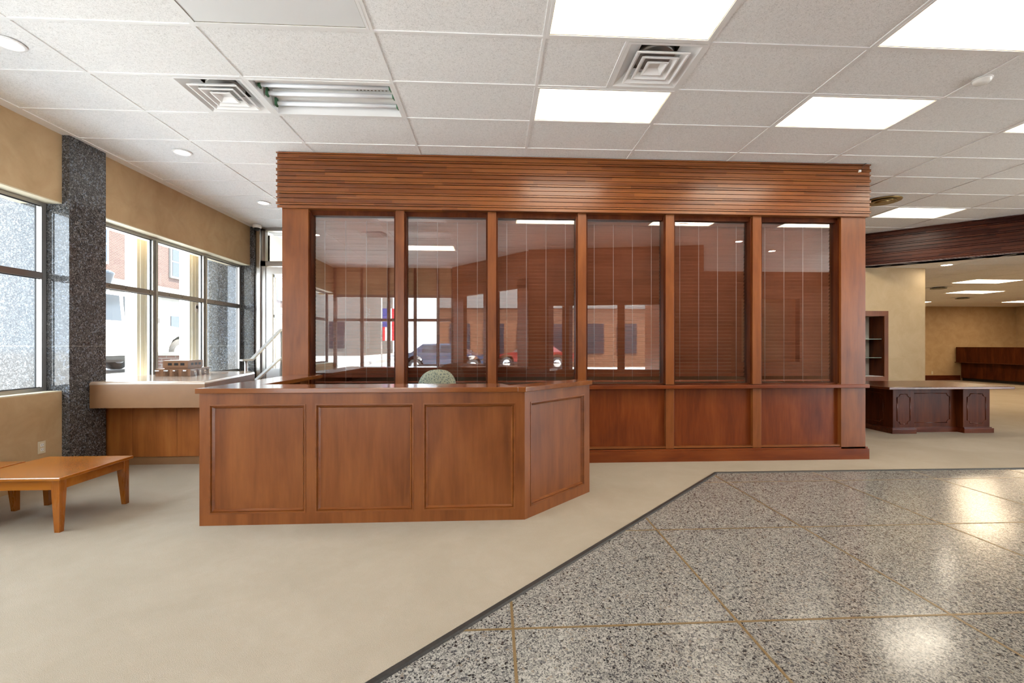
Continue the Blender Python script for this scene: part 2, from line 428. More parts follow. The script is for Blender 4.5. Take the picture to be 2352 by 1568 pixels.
# roof slab above everything keeps the daylight out
ro = MB(); ro.prism([(-5.6, -2.6), (EX + .25, -2.6), (EX + .25, 4.3), (22.5, 4.3), (22.5, 17.6), (-5.6, 17.6)], 3.85, 4.0); struct(ro.build('ceiling', 'white2'), 'roof slab above the tiles')
lc = MB(); LZ = 2.955
P1, P2 = Vector((7.374, 8.577)), Vector((8.926, 7.16)); D = (P2 - P1).normalized()
A = P1 - D * 1.6; B = P1 + D * 6.2
lc.prism([(A.x, A.y), (B.x, B.y), (22, B.y), (22, 17.4), (A.x, 17.4)], LZ, LZ + .02)
lc.mi = 1
for k in range(-2, 13):
    x = 7.7 + 1.2192 * k; y0 = max(B.y, A.y + (x - A.x) * D.y / D.x) if x > A.x else A.y
    if x > A.x: lc.box(x - .012, x + .012, y0 + .1, 17.4, LZ - .002, LZ)
for k in range(0, 20):
    y = 5.2 + .6096 * k; x0 = max(A.x, A.x + (y - A.y) * D.x / D.y) if y < A.y else A.x
    lc.box(x0 + .1, 22, y - .012, y + .012, LZ - .0016, LZ)
struct(lc.build('ceiling', ['tile', 'white2']), 'lower tiled ceiling beyond the slatted beam')

# ------------------------------------------------------------------ ceiling fixtures
def troffer(i, j, label, state='lit', grp='fluorescent ceiling panels'):
    x0, x1, y0, y1 = cx(i) + .012, cx(i + 1) - .012, cy(j) + .012, cy(j + 1) - .012
    xc, yc = (x0 + x1) / 2, (y0 + y1) / 2; hx, hy = (x1 - x0) / 2, (y1 - y0) / 2
    t = thing('ceiling_light', label, 'ceiling light', (xc, yc, CZ), grp)
    h = MB(); h.box(-hx, hx, -hy, hy, .10, .11); h.box(-hx, -hx + .006, -hy, hy, .004, .10); h.box(hx - .006, hx, -hy, hy, .004, .10)
    h.box(-hx, hx, -hy, -hy + .006, .004, .10); h.box(-hx, hx, hy - .006, hy, .004, .10)
    h.build('housing', 'white', t, local=True)
    f = MB(); f.ring(-hx, hx, -hy, hy, .020, -.002, .006); f.build('frame', 'white', t, local=True)
    if (i, j) == (5, -1):
        m = MB(); m.bm.faces.new([m.bm.verts.new((x, y, .0042)) for x, y in ((-.22, -.10), (-.12, -.125), (.0, -.14), (.12, -.13), (.26, -.09), (.30, -.05), (.14, -.085), (.02, -.07), (-.10, -.095))][::-1])
        m.build('stain', emis('stain_on_lens', (1, .86, .68), .75), t, local=True)
    if state != 'open':
        g = MB(); g.ring(-hx + .020, hx - .020, -hy + .020, hy - .020, .003, .002, .005); g.build('gap', 'duct', t, local=True)
        l = MB(); l.box(-hx + .020, hx - .020, -hy + .020, hy - .020, .0045, .008)
        l.build('diffuser', 'lens' if state == 'lit' else 'lens_off', t, local=True)
    else:
        for k, y in enumerate((-.19, -.02, .115)):
            tb = MB(); tb.tube((-hx + .05, -y, .055), (hx - .05, -y, .055), .019); o = tb.build('lamp_tube', 'tube', t, local=True)
            for sx in (-1, 1):
                q = MB(); q.box(sx * (hx - .035) - .008, sx * (hx - .035) + .008, -y - .022, -y + .022, .03, .10); q.tube((sx * (hx - .05), -y, .055), (sx * (hx - .036), -y, .055), .021); q.build('lamp_holder', 'green', t, local=True)
        b = MB(); b.prism([(-hx + .08, .02), (hx - .03, .02), (hx - .03, .16), (-hx + .08, .16)], .075, .098); b.build('ballast_cover', 'white2', t, local=True)
        b = MB(); b.box(-hx + .02, hx - .02, -hy + .02, -hy + .14, .05, .062)
        for k in range(5): b.tube((-.45 + .22 * k, -hy + .08, .0485), (-.45 + .22 * k, -hy + .08, .05), .005, 8)
        b.build('reflector', 'white', t, local=True)
        v = MB()
        for k in range(9): v.box(hx - .10 - .032 * k, hx - .086 - .032 * k, -.075, -.035, .070, .0985)
        v.build('vent_slot', 'duct', t, local=True)
    return t
troffer(3, -1, 'lit rectangular ceiling panel nearest the camera, at the top centre of the photo')
troffer(5, -1, 'lit ceiling panel with a brown stain on its lens, at the top right corner')
troffer(7, -1, 'lit ceiling panel beyond the right edge, beside the stained panel')
troffer(1, -1, 'unlit pale grey ceiling panel at the top left, in front of the bare tube fixture', 'off')
troffer(3, 1, 'lit ceiling panel directly behind the square vent, above the office windows')
troffer(5, 1, 'lit ceiling panel between the vent panel and the smoke detector')
troffer(7, 1, 'lit ceiling panel cut off by the right edge, level with the smoke detector row')
troffer(1, 1, 'ceiling fixture with its cover off showing three bare tubes', 'open')
troffer(1, -3, 'unlit ceiling panel seen only as a reflection in the office glass', 'off')
troffer(1, -5, 'lit ceiling panel seen as a yellow strip reflected in the second office pane')
troffer(8, 6, 'lit ceiling panel just right of the slatted header corner, before the dark beam')
def far_light(x, y, label, off=None):
    t = thing('ceiling_light', label, 'ceiling light', (x, y, LZ), 'fluorescent panels in the far ceiling')
    f = MB(); f.ring(-.61, .61, -.31, .31, .02, -.006, -.002); f.build('frame', 'white', t, local=True)
    f = MB(); f.box(-.59, .59, -.29, .29, -.004, -.002); f.build('diffuser', 'lens_w', t, local=True)
far_light(12.0, 10.4, 'nearer of the two lit panels in the low far ceiling')
far_light(14.05, 12.5, 'further of the two lit panels in the low far ceiling, right above the tan wall')
far_light(18.9, 15.1, 'lit far ceiling panel at the right edge, close to the back wall')
far_light(10.3, 11.8, 'added far ceiling panel half hidden by the cream column, fill for the far room')  # extra lamp added to brighten the far room
far_light(16.2, 9.0, 'added fill panel in the far ceiling, out of frame to the right')  # out of view, put in as fill light for the far room
far_light(15.0, 15.6, 'added fill panel in the far ceiling, hidden behind the cream column')  # unseen extra panel, added because the far room was dim
far_light(19.0, 11.6, 'added fill panel over the dark teller counter, out of frame')  # added lamp that only lifts the far end
far_light(13.0, 6.6, 'added fill panel out of frame, right of the dark beam')  # another added lamp out of view, fill beyond the beam
def downlight(x, y, z, label, r=.085):
    t = thing('downlight', label, 'recessed light', (x, y, z), 'round recessed downlights')
    f = MB(); f.lathe([(r * .80, 0.001), (r * .84, -.004), (r * 1.12, -.006), (r * 1.18, -.001), (r * 1.18, .0)], (0, 0, 0)); f.build('trim_ring', 'white', t, local=True)
    f = MB(); f.lathe([(r * .80, -.001), (r * .5, -.0045), (.004, -.006)], (0, 0, 0), 24); f.build('bulb', 'bulb', t, local=True)
downlight(-3.55, 3.49, CZ, 'round downlight at the far left edge of the ceiling')
downlight(-3.565, 5.36, CZ, 'round downlight in front of the tan header, middle of the left row')
downlight(-3.565, 7.19, CZ, 'small round downlight left of the slatted wooden header, furthest of the left row')
downlight(-3.55, 1.62, CZ, 'round downlight behind the camera on the left')
downlight(8.79, 8.33, LZ, 'round downlight just beyond the dark slatted beam', .10)
downlight(5.2, 1.5, CZ, 'round downlight reflected in the last office pane, left one')
downlight(6.5, 0.6, CZ, 'round downlight reflected in the last office pane, right one')

def diffuser(i, j, label):
    x0, x1, y0, y1 = cx(i) + .6096 + .012, cx(i + 1) - .012, cy(j) + .012, cy(j + 1) - .012
    t = thing('air_diffuser', label, 'air vent', ((x0 + x1) / 2, (y0 + y1) / 2, CZ), 'square ceiling air diffusers')
    h = (x1 - x0) / 2
    p = MB()
    def fr(a0, z0, a1, z1):      # sloping square band
        q0 = [(-a0, -a0, z0), (a0, -a0, z0), (a0, a0, z0), (-a0, a0, z0)]; q1 = [(-a1, -a1, z1), (a1, -a1, z1), (a1, a1, z1), (-a1, a1, z1)]
        for k in range(4): p.quad([q0[k], q0[(k + 1) % 4], q1[(k + 1) % 4], q1[k]])
    fr(h, -.001, h - .025, -.001); fr(h - .025, -.001, .17, .075); fr(.17, .075, .15, .085)
    p.build('outer_pan', 'white', t, local=True)
    for a in (.205, .145, .085):
        p = MB(); fr(a, -.012, a - .012, -.014); fr(a, -.012, a, -.006); fr(a - .012, -.014, a - .048, .022); fr(a, -.006, a - .045, .030); fr(a - .048, .022, a - .045, .03)
        p.build('louver_ring', 'white', t, local=True)
    p = MB(); p.box(-.04, .04, -.04, .04, .020, .024); p.build('centre_plate', 'white', t, local=True)
    p = MB(); p.lathe([(.15, .072), (.155, .12), (.13, .12), (.125, .078)], (0, 0, 0), 32); p.build('collar', 'alu', t, local=True)
    p = MB(); p.box(-.25, .25, -.25, .25, .13, .14); p.build('duct', 'duct', t, local=True)
diffuser(3, 0, 'square air vent between two lit panels at the top centre')
diffuser(0, 1, 'square air vent left of the bare tube fixture')
diffuser(0, -3, 'square air vent seen reflected in the first office pane')
t = thing('smoke_detector', 'white smoke detector on the ceiling at the upper right', 'smoke detector', (4.05, 3.545, CZ))
p = MB(); p.lathe([(.062, 0), (.062, -.014), (.054, -.030), (.03, -.038), (.004, -.040)], (0, 0, 0)); p.build('body', 'plastic_white', t, local=True)
p = MB(); p.lathe([(.068, .002), (.068, -.007), (.06, -.007)], (0, 0, 0)); p.build('base', 'plastic_white', t, local=True)
t = thing('round_diffuser', 'round brass air diffuser beside the slatted header corner', 'air vent', (5.93, 6.6, CZ))
p = MB(); p.lathe([(.17, -.002), (.235, -.012), (.24, -.002), (.24, 0)], (0, 0, 0)); p.build('outer_ring', 'gold', t, local=True)
p = MB(); p.lathe([(.11, -.008), (.16, -.026), (.165, -.018)], (0, 0, 0)); p.build('middle_ring', 'gold', t, local=True)
p = MB(); p.lathe([(.10, -.02), (.05, -.032), (.004, -.034)], (0, 0, 0)); p.build('centre_cone', 'gold', t, local=True)
for x, y, lb in ((11.9, 11.5, 'flat round vent between the two lit far panels'), (15.2, 13.9, 'flat round vent in the far ceiling near the back wall'), (10.2, 7.35, 'flat round vent in the far ceiling just below the dark beam at the right edge'), (12.9, 14.0, 'flat round vent in the far ceiling right of the cream column')):
    t = thing('round_diffuser', lb, 'air vent', (x, y, LZ), 'round vents in the far ceiling')
    p = MB(); p.lathe([(.2, -.003), (.27, -.016), (.28, 0)], (0, 0, 0)); p.build('outer_ring', 'white2', t, local=True)
    p = MB(); p.lathe([(.12, -.012), (.17, -.045), (.175, -.03)], (0, 0, 0)); p.build('inner_cone', 'duct', t, local=True)

# ------------------------------------------------------------------ left wall, windows, granite
WX = -4.53; GX = -4.71
wl = MB()
for y0, y1 in ((-2.3, 4.98), (5.43, 8.64)):
    wl.box(-4.95, WX, y0, y1, 0, .905); wl.box(-4.95, WX, y0, y1, 2.89, 3.86)
wl.mi = 1
for y0, y1 in ((-2.3, 4.98), (5.43, 8.64)):
    wl.box(-4.95, WX - .001, y0, y1, .905, .917); wl.box(-4.95, WX - .001, y0, y1, 2.878, 2.89)
struct(wl.build('wall_left', ['tan', 'cream']), 'tan textured wall below and above the windows')
def window(name, y0, y1, mull, lab):
    t = bpy.data.objects.new(name, None); C.objects.link(t); t.location = (GX, y0, .917); struct(t, lab)
    f = MB()
    f.box(GX - .03, GX + .03, y0, y1, .917, .955); f.box(GX - .03, GX + .03, y0, y1, 2.84, 2.878)
    f.box(GX - .03, GX + .03, y0, y0 + .05, .955, 2.84); f.box(GX - .03, GX + .03, y1 - .05, y1, .955, 2.84)
    for m in mull:
        f.box(GX - .035, GX + .04, m - .035, m - .003, .955, 2.84); f.box(GX - .035, GX + .055, m + .003, m + .04, .955, 2.84)
    f.build('window_frame', 'alu', t)
    ys = [y0 + .05] + [m for m in mull] + [y1 - .05]
    for a, b in zip(ys, ys[1:]):
        r = MB(); r.box(GX - .03, GX + .045, a, b, 2.085, 2.145); r.build('transom_rail', 'alu_d', t)
        q = MB()
        for k in (.25, .5, .9): q.tube((GX + .046, a + (b - a) * k, 2.115), (GX + .044, a + (b - a) * k, 2.115), .008, 8)
        q.build('screw', 'black', t)
        g = MB(); g.box(GX - .004, GX + .002, a, b, .955, 2.085); g.build('lower_pane', 'glass', t)
        g = MB(); g.box(GX - .004, GX + .002, a, b, 2.145, 2.84); g.build('upper_pane', 'glass', t)
        k = MB()
        for z0, z1 in ((.955, 2.085), (2.145, 2.84)):
            for ya, yb, za, zb in ((a, b, z0, z0 + .008), (a, b, z1 - .008, z1), (a + .038, a + .046, z0, z1), (b - .046, b - .038, z0, z1)):
                k.box(GX + .002, GX + .014, ya, yb, za, zb)
        k.build('gasket', 'gasket', t)
window('window_1', -2.2, 4.975, [3.6, 2.3, 1.0, -.3], 'aluminium window left of the granite column')
window('window_2', 5.43, 8.62, [6.475, 7.555], 'three bay aluminium window above the tan counter')
for y0, y1, lb in ((4.98, 5.43, 'polished dark granite column between the two left windows'), (8.64, 9.14, 'polished dark granite column beside the entry door')):
    p = MB(); p.box(-5.36, -4.455, y0, y1, 0, 3.86, .004); o = p.build('granite_column', 'granite'); tag(o, lb, 'column')
p = MB(); p.box(-5.36, -4.96, -1.4, -.9, 0, 3.86); o = p.build('granite_column', 'granite'); tag(o, 'granite pier outside the near end of the left window, out of frame', 'column')
for y0, y1, lb in ((6.93, 7.2, 'cream post outside the left bay of the window above the tan counter'), (8.08, 8.4, 'cream post outside the middle bay of the window above the tan counter')):
    p = MB(); p.box(-5.42, -5.25, y0, y1, .6, 3.86); p.box(-5.25, -5.235, y0 + .05, y0 + .09, .6, 3.86); p.box(-5.25, -5.235, y0 + .14, y0 + .17, .6, 3.86)
    tag(p.build('exterior_post', 'cream_post'), lb, 'post', 'cream posts outside the window')
t = thing('wall_outlet', 'cream electrical outlet on the tan wall below the left window', 'outlet', (WX, 4.765, .31))
p = MB(); p.box(0, .006, -.038, .038, 0, .122, .002); p.build('cover_plate', 'cream', t, local=True)
for z in (.038, .084):
    p = MB(); p.box(.006, .009, -.017, .017, z - .015, z + .015, .001); q = p.build('socket', 'plastic_white', t, local=True)
    p = MB(); p.box(.009, .0096, -.009, -.006, z - .004, z + .008); p.box(.009, .0096, .006, .009, z - .004, z + .008); p.box(.009, .0096, -.002, .002, z - .011, z - .007); p.build('slot', 'black', q, local=True)
t = thing('window_sticker', 'small oval sticker on the middle pane of the window', 'sticker', (GX + .003, 7.42, 1.98))
p = MB(); p.lathe([(.001, .0), (.052, .0), (.052, .0015), (.001, .0015)], (0, 0, 0), 28, 'x'); o = p.build('sticker_face', 'plastic_white', t, local=True); o.scale = (1, .8, 1.35)
p = MB(); p.lathe([(.014, .0016), (.028, .0016), (.028, .002), (.014, .002)], (0, 0, .02), 20, 'x'); p.build('printed_mark', 'black', t, local=True)

# ------------------------------------------------------------------ entry wall, door, steps, handrail
t = bpy.data.objects.new('door_1', None); C.objects.link(t); t.location = (-4.27, 8.73, .75); struct(t, 'glazed aluminium entry door')
EY = 8.73
p = MB(); p.box(-4.506, -4.42, EY - .06, EY + .1, .4, 3.6); p.build('corner_cover', 'steel_d', t)
p = MB(); p.box(-4.42, -4.35, EY - .08, EY + .1, .4, 3.575, .008); p.build('steel_post', 'chrome', t)
p = MB(); p.box(-4.345, -4.275, EY - .04, EY + .06, .75, 3.575); p.box(-4.345, -2.4, EY - .04, EY + .06, 2.88, 2.975); p.box(-4.345, -2.4, EY - .04, EY + .06, 3.54, 3.6); p.box(-3.1, -3.04, EY - .04, EY + .06, .75, 2.88)
p.build('door_frame', 'alu', t)
p = MB(); p.box(-4.27, -4.155, EY - .025, EY + .025, .76, 2.865); p.box(-3.22, -3.11, EY - .025, EY + .025, .76, 2.865); p.box(-4.155, -3.22, EY - .025, EY + .025, 2.735, 2.865); p.box(-4.155, -3.22, EY - .025, EY + .025, .76, .96)
p.build('door_leaf', 'satin_white_metal', t)
p = MB(); p.box(-4.155, -3.22, EY - .003, EY + .003, .96, 2.735); p.build('door_glass', 'glass', t)
p = MB(); p.box(-4.275, -2.4, EY - .003, EY + .003, 2.975, 3.54); p.build('transom_glass', 'glass', t)
p = MB(); p.box(-3.04, -2.4, EY - .003, EY + .003, .96, 2.88); p.build('side_glass', 'glass', t)
# vestibule beyond
t = bpy.data.objects.new('window_3', None); C.objects.link(t); t.location = (-5.3, 10.4, .75); struct(t, 'outer glazing of the entry vestibule')
p = MB()
for x in (-5.30, -4.93, -4.0, -3.0): p.box(x - .035, x + .035, 10.36, 10.44, .75, 3.2)
for z in (.78, 2.05, 2.95): p.box(-5.3, -2.4, 10.36, 10.44, z - .035, z + .035)
p.build('window_frame', 'alu', t)
p = MB(); p.box(-5.3, -2.4, 10.395, 10.401, .8, 3.2); p.build('glass_pane', 'glass', t)
p = MB(); p.box(-5.45, -5.0, 10.36, 10.6, .75, 3.86); p.box(-5.45, -2.4, 10.36, 10.6, 3.2, 3.86); p.box(-2.42, -2.3, 8.66, 10.6, 0, 3.86); struct(p.build('wall_entry', 'cream'), 'cream vestibule wall')
p = MB(); p.box(-5.4, -2.4, 8.70, 10.7, .60, .75); struct(p.build('floor', 'stone'), 'raised entry landing')
t = thing('entry_steps', 'steps climbing to the entry door behind the tan counter', 'steps', (-3.5, 8.1, 0))
for k in range(4):
    p = MB(); p.box(-4.45, -2.45, 8.70 - .26 * (4 - k), 8.70 - .26 * (3 - k), 0, .15 * (k + 1)); p.build('step', 'carpet', t)
t = thing('handrail', 'brushed steel handrail with two sloping rails at the entry steps', 'handrail', (-3.95, 8.0, 0))
HX = -3.95
p = MB(); p.bar((HX, 7.28, 1.160), (HX, 7.60, 1.160), .05, .030); p.bar((HX, 7.58, 1.156), (HX, 8.61, 1.69), .05, .032); p.build('upper_rail', 'satin_white_metal', t)
p = MB(); p.bar((HX, 7.66, .79), (HX, 8.61, 1.17), .05, .036); p.build('lower_rail', 'satin_white_metal', t)
p = MB(); p.tube((HX, 7.42, 0), (HX, 7.42, 1.145), .024); p.build('post', 'chrome', t)
p = MB(); p.tube((HX, 8.60, .60), (HX, 8.60, 1.68), .024); p.build('post', 'satin_white_metal', t)
t = thing('security_camera', 'white dome security camera on the ceiling beside the entry door', 'camera', (-4.33, 8.5, CZ))
p = MB(); p.lathe([(.075, 0), (.075, -.05), (.06, -.062)], (0, 0, 0)); p.build('housing', 'plastic_white', t, local=True)
p = MB(); p.lathe([(.052, -.060), (.046, -.088), (.028, -.106), (.004, -.112)], (0, 0, 0)); p.build('dome', 'black', t, local=True)

# ------------------------------------------------------------------ lath profile
def laths(mb, x0, x1, y, z0, z1, groups=5, depth=.03):
    """faces -y at y; irregular boards, wide ones recessed, narrow ones proud"""
    gh = (z1 - z0) / groups; z = z1
    mb.box(x0 + .02, x1 - .02, y + depth, y + .10, z0, z1)
    for g in range(groups):
        for h, pr in ((.20, .0), (.05, .022), (.17, -.012), (.05, .022), (.40, .004), (.05, .022)):
            hh = gh * h / .92
            if pr < .02: mb.box(x0 - pr - .0, x1 + pr, y - pr, y + .06, z - hh, z)
            z -= hh
# ------------------------------------------------------------------ glazed office
OX0, OX1, OY = -2.43, 4.563, 5.32
HZ = 2.965
t = thing('glazed_office', 'cherry wood glazed office enclosure with slatted header and six blind-covered windows', 'office partition', (1.07, OY, 0))
hd = MB()
Z = [3.596]
yy = 5.285
def lathstack(hd, fn, z1, z0, groups=5):
    gh = (z1 - z0) / groups; z = z1
    seq = ((.10, .010), (.03, -.014), (.34, .0), (.045, .012), (.045, -.022), (.14, .010), (.045, -.022), (.255, .0))
    for g in range(groups):
        for h, pr in seq:
            hh = gh * h; fn(hd, z - hh, z, pr); z -= hh
def fn(hd, a, b, pr): hd.box(-2.468 - pr, 4.585 + pr, yy - pr, 7.6, a, b)
lathstack(hd, fn, 3.598, HZ)
hd.build('slatted_header', 'lath', t)
for a, b in ((OX0, -2.135), (4.25, OX1)):
    p = MB(); p.box(a, b, OY, OY + .30, 0, HZ, .003); p.build('corner_post', 'wood_v', t)
ML = [(-1.145, -1.045), (-.072, .028), (1.0, 1.10), (2.066, 2.168), (3.142, 3.25)]
for a, b in ML:
    p = MB(); p.box(a, b, OY + .008, OY + .15, .92, HZ, .002); p.build('mullion', 'wood_v', t)
    p = MB(); p.box(a, b, OY + .008, OY + .15, .15, .88, .002); p.build('stile', 'wood_v', t)
ops = []; prev = -2.135
for a, b in ML: ops.append((prev, a)); prev = b
ops.append((prev, 4.25))
for a, b in ops:
    p = MB(); p.box(a, b, OY + .055, OY + .08, .15, .885); q = p.build('lower_panel', 'deep_v', t)
    p = MB(); p.box(a, b, OY + .012, OY + .055, .155, .175); p.build('panel_bead', 'wood_h', q)
    p = MB()
    zt, zb = HZ - .03, .93
    p.box(a, b, OY + .06, OY + .14, zt - .025, HZ); p.box(a, b, OY + .06, OY + .14, .90, zb); p.box(a, a + .02, OY + .03, OY + .14, zb, zt); p.box(b - .02, b, OY + .03, OY + .14, zb, zt)
    p.build('window_casing', 'dark_v', t)
    p = MB(); p.box(a + .016, b - .016, OY + .098, OY + .104, .925, zt); p.build('glass_pane', 'glass_office', t)
p = MB(); p.box(OX0, OX1 + .03, OY - .03, OY + .16, .872, .915, .005); p.build('cap_rail', 'deep_h', t)
p = MB(); p.box(OX0 - .02, OX1 + .03, OY - .022, OY + .16, 0, .128); p.extr([(0, 0), (.024, 0), (.006, .02), (0, .02)], (OX1 + .028, OY, .128), (OX0 - .02, OY, .128)); p.build('baseboard', 'deep_h', t)
p = MB(); p.box(OX0 + .01, OX0 + .14, OY + .3, 8.3, 0, 3.6); p.build('side_wall', 'wood_v', t)
p = MB(); p.box(OX1 - .14, OX1 - .01, OY + .3, 8.3, 0, 3.6); p.build('side_wall', 'wood_v', t)
p = MB(); p.box(OX0 + .01, OX1 - .01, 8.2, 8.3, 0, 3.6); p.build('back_wall', 'off_paint', t)
p = MB(); p.box(OX0 + .14, OX1 - .14, OY + .15, 8.2, .80, .83); p.build('inner_ledge', 'off_paint', t)

def make_blind(wd, zt, zb):
    t = thing('window_blind', '', 'blind', (0, 0, 0), 'wooden blinds in the office windows')
    n = int((zt - zb - .06) / .0435)
    s = MB(); random.seed(3)
    for k in range(n):
        z = zt - .05 - .0435 * k; an = R(57 + random.uniform(-2, 2)); dy, dz = .0245 * math.cos(an), .0245 * math.sin(an)
        s.extr([(-dy, dz), (-dy - .001, dz - .002), (dy - .001, -dz), (dy, -dz + .002)], (wd / 2, 0, z), (-wd / 2, 0, z))
    s.build('slats', 'blind', t, local=True)
    p = MB(); p.box(-wd / 2, wd / 2, -.025, .025, zt - .04, zt); p.build('headrail', 'blind', t, local=True)
    p = MB(); p.box(-wd / 2, wd / 2, -.024, .024, zb - .012, zb + .008, .003); p.build('bottom_rail', 'blind', t, local=True)
    for k in range(4):
        x = wd * (-.38 + .76 * k / 3)
        p = MB(); p.tube((x, -.027, zt - .03), (x, -.027, zb), .0018, 6); p.tube((x, -.027, zb), (x + .012, -.03, zb - .02), .0015, 6)
        p.tube((x + .004, -.028, zt - .03), (x + .004, -.028, zb + .02), .0012, 6)
        p.build('ladder_cord', 'cord', t, local=True)
    return t
blab = ['closed wooden blind in the leftmost office window', 'closed wooden blind in the second office window from the left, behind the chair back', 'closed wooden blind in the third office window from the left',
        'closed wooden blind in the fourth office window, right of the counter end', 'closed wooden blind in the fifth office window, second from the right', 'closed wooden blind in the rightmost office window']
bl0 = make_blind(.93, 2.905, .955)
for k, (a, b) in enumerate(ops):
    o = bl0 if k == 0 else dup(bl0)
    o.location = ((a + b) / 2, OY + .182, 0); o['label'] = blab[k]; o.scale = ((b - a - .03) / .93, 1, 1)
# desk-like ledge light inside is left out; a small wire hangs at the header
t = thing('loose_wire', 'short dark wire with a white clip hanging at the header corner', 'wire', (4.5, 5.25, 3.50))
p = MB(); p.tube((4.46, 5.262, 3.53), (4.50, 5.255, 3.594), .0025, 6); p.tube((4.50, 5.255, 3.594), (4.515, 5.25, 3.60), .003, 6); p.build('wire', 'black', t)
p = MB(); p.box(4.435, 4.46, 5.262, 5.285, 3.50, 3.525); p.build('clip', 'plastic_white', t)

# ------------------------------------------------------------------ reception counter
t = thing('reception_counter', 'cherry wood panelled reception counter with an angled right end', 'counter', (-1.0, 3.7, 0))
def panelled(L, stiles, parent, mat, top=1.02, bot=.088, rail=.934):
    """panelled face in local XZ, facing -y, running x 0..L; returns parts placed with matrix mat"""
    f = MB()
    for a, b in stiles: f.box(a, b, 0, .03, 0, top)
    for (a0, a), (b, b1) in zip(stiles, stiles[1:]):
        f.box(a, b, 0, .03, rail, top); f.box(a, b, 0, .03, 0, bot)
    f.xform(mat).build('face_frame', 'wood_v', parent)
    for (a0, a), (b, b1) in zip(stiles, stiles[1:]):
        p = MB(); p.box(a, b, .022, .034, bot, rail); q = p.xform(mat).build('panel', 'wood_v', parent)
        m = MB(); w = .032
        prof = [(0, -.004), (.010, -.004), (.013, .008), (.020, .004), (.026, .014), (w, .022)]
        # mitred moulding: strips between inset rectangles
        rects = [(a + o, b - o, bot + o, rail - o, d) for o, d in [(0, .0)] + prof]
        for (xa, xb, za, zb, d0), (xc, xd, zc, zd, d1) in zip(rects, rects[1:]):
            A = [(xa, d0, za), (xb, d0, za), (xb, d0, zb), (xa, d0, zb)]; B = [(xc, d1, zc), (xd, d1, zc), (xd, d1, zd), (xc, d1, zd)]
            for k in range(4): m.quad([A[k], A[(k + 1) % 4], B[(k + 1) % 4], B[k]])
        m.xform(mat).build('moulding', 'wood_h', parent)
panelled(2.513, [(0, .072), (.801, .874), (1.634, 1.709), (2.436, 2.513)], t, Matrix.Translation((-2.266, 3.60, 0)))
ang = math.atan2(4.253 - 3.60, .909 - .247); LN = math.hypot(4.253 - 3.60, .909 - .247)
panelled(LN, [(0, .070), (LN - .085, LN)], t, Matrix.Translation((.247, 3.60, 0)) @ Matrix.Rotation(ang, 4, 'Z'))
nx, ny = -math.sin(ang), math.cos(ang)
p = MB(); p.prism([(-2.266, 3.63), (.24, 3.63), (.24 + .66, 4.29), (.88, 4.31), (.215, 3.68), (-2.21, 3.68), (-2.21, 5.285), (-2.266, 5.285)], 0, 1.02); p.build('inner_carcass', 'wood_v', t)
p = MB(); p.box(-2.17, .1, 3.68, 4.2, .70, .73); p.build('work_surface', 'tantop', t)
o_ = .022
p = MB(); p.prism([(-2.288, 3.578), (.19, 3.578), (.07, 3.95), (-1.97, 3.95), (-2.288, 3.60)], 1.021, 1.060, .004); p.build('countertop', 'wood_top', t)
p = MB(); p.prism([(-2.288, 3.5785), (-1.962, 3.952), (-1.962, 5.285), (-2.288, 5.285)], 1.0205, 1.0595, .004); p.build('countertop', 'wood_top_y', t)
p = MB(); p.prism([(.19, 3.576), (.256, 3.576), (.935, 4.245), (.80, 4.38), (.13, 3.74)], 1.021, 1.061, .004); p.build('countertop', 'wood_top', t)

# ------------------------------------------------------------------ office chair behind the counter
t = thing('office_chair', 'office chair with grey green patterned back behind the counter', 'chair', (-.58, 4.70, 0))
bmv = bmesh.new(); bmesh.ops.create_uvsphere(bmv, u_segments=32, v_segments=20, radius=1)
p = MB(); p.bm.free(); p.bm = bmv
for v in p.bm.verts:
    x, y, z = v.co
    sx = math.copysign(abs(x) ** .75, x); sz = math.copysign(abs(z) ** .8, z)
    v.co = Vector((sx * (.205 + .02 * (-z)), y * .045 - .03 + .06 * (x * x), .93 + sz * .215))
for f in p.bm.faces: f.smooth = True
p.xform(Matrix.Rotation(R(14), 4, 'Z')); p.build('backrest', 'fabric', t, local=True)
p = MB(); p.box(-.24, .24, .02, .48, .44, .52, .035); p.build('seat', 'fabric', t, local=True)
p = MB(); p.bar((0, .25, .43), (0, .03, .50), .06, .02); p.bar((0, .02, .48), (0, .01, .85), .06, .02, (0, 1, 0)); p.build('back_support', 'black', t, local=True)
p = MB(); p.tube((0, .25, .10), (0, .25, .44), .03); p.build('gas_column', 'black', t, local=True)
for k in range(5):
    a = 2 * math.pi * k / 5 + .3; e = Vector((.28 * math.cos(a), .25 + .28 * math.sin(a), .075))
    p = MB(); p.bar((0, .25, .11), e, .045, .03); q = p.build('leg', 'black', t, local=True)
    p = MB(); p.tube(e + Vector((-.012, 0, -.045)), e + Vector((.012, 0, -.045)), .03); p.build('caster', 'black', q, local=True)

# ------------------------------------------------------------------ tan counter with model
t = thing('check_desk', 'tan laminate counter with honey wood base under the left window', 'counter', (-3.9, 6.0, 0))
top = [(-4.445, 5.20), (-3.215, 5.20), (-3.60, 7.0), (-3.66, 7.12), (-3.80, 7.22), (-4.69, 7.24), (-4.69, 5.44), (-4.445, 5.44)]
def inset(poly, d):
    n = len(poly); out = []
    for k in range(n):
        a, b, c = Vector(poly[k - 1]), Vector(poly[k]), Vector(poly[(k + 1) % n])
        e1, e2 = (b - a).normalized(), (c - b).normalized(); n1, n2 = Vector((-e1.y, e1.x)), Vector((-e2.y, e2.x))
        m = (n1 + n2).normalized(); out.append(tuple(b + m * d / max(.3, m.dot(n1))))
    return out
apr = [(-4.445, 5.20), (-3.215, 5.20), (-3.60, 7.0), (-3.66, 7.12), (-3.80, 7.22), (-4.52, 7.235), (-4.52, 5.44), (-4.445, 5.44)]
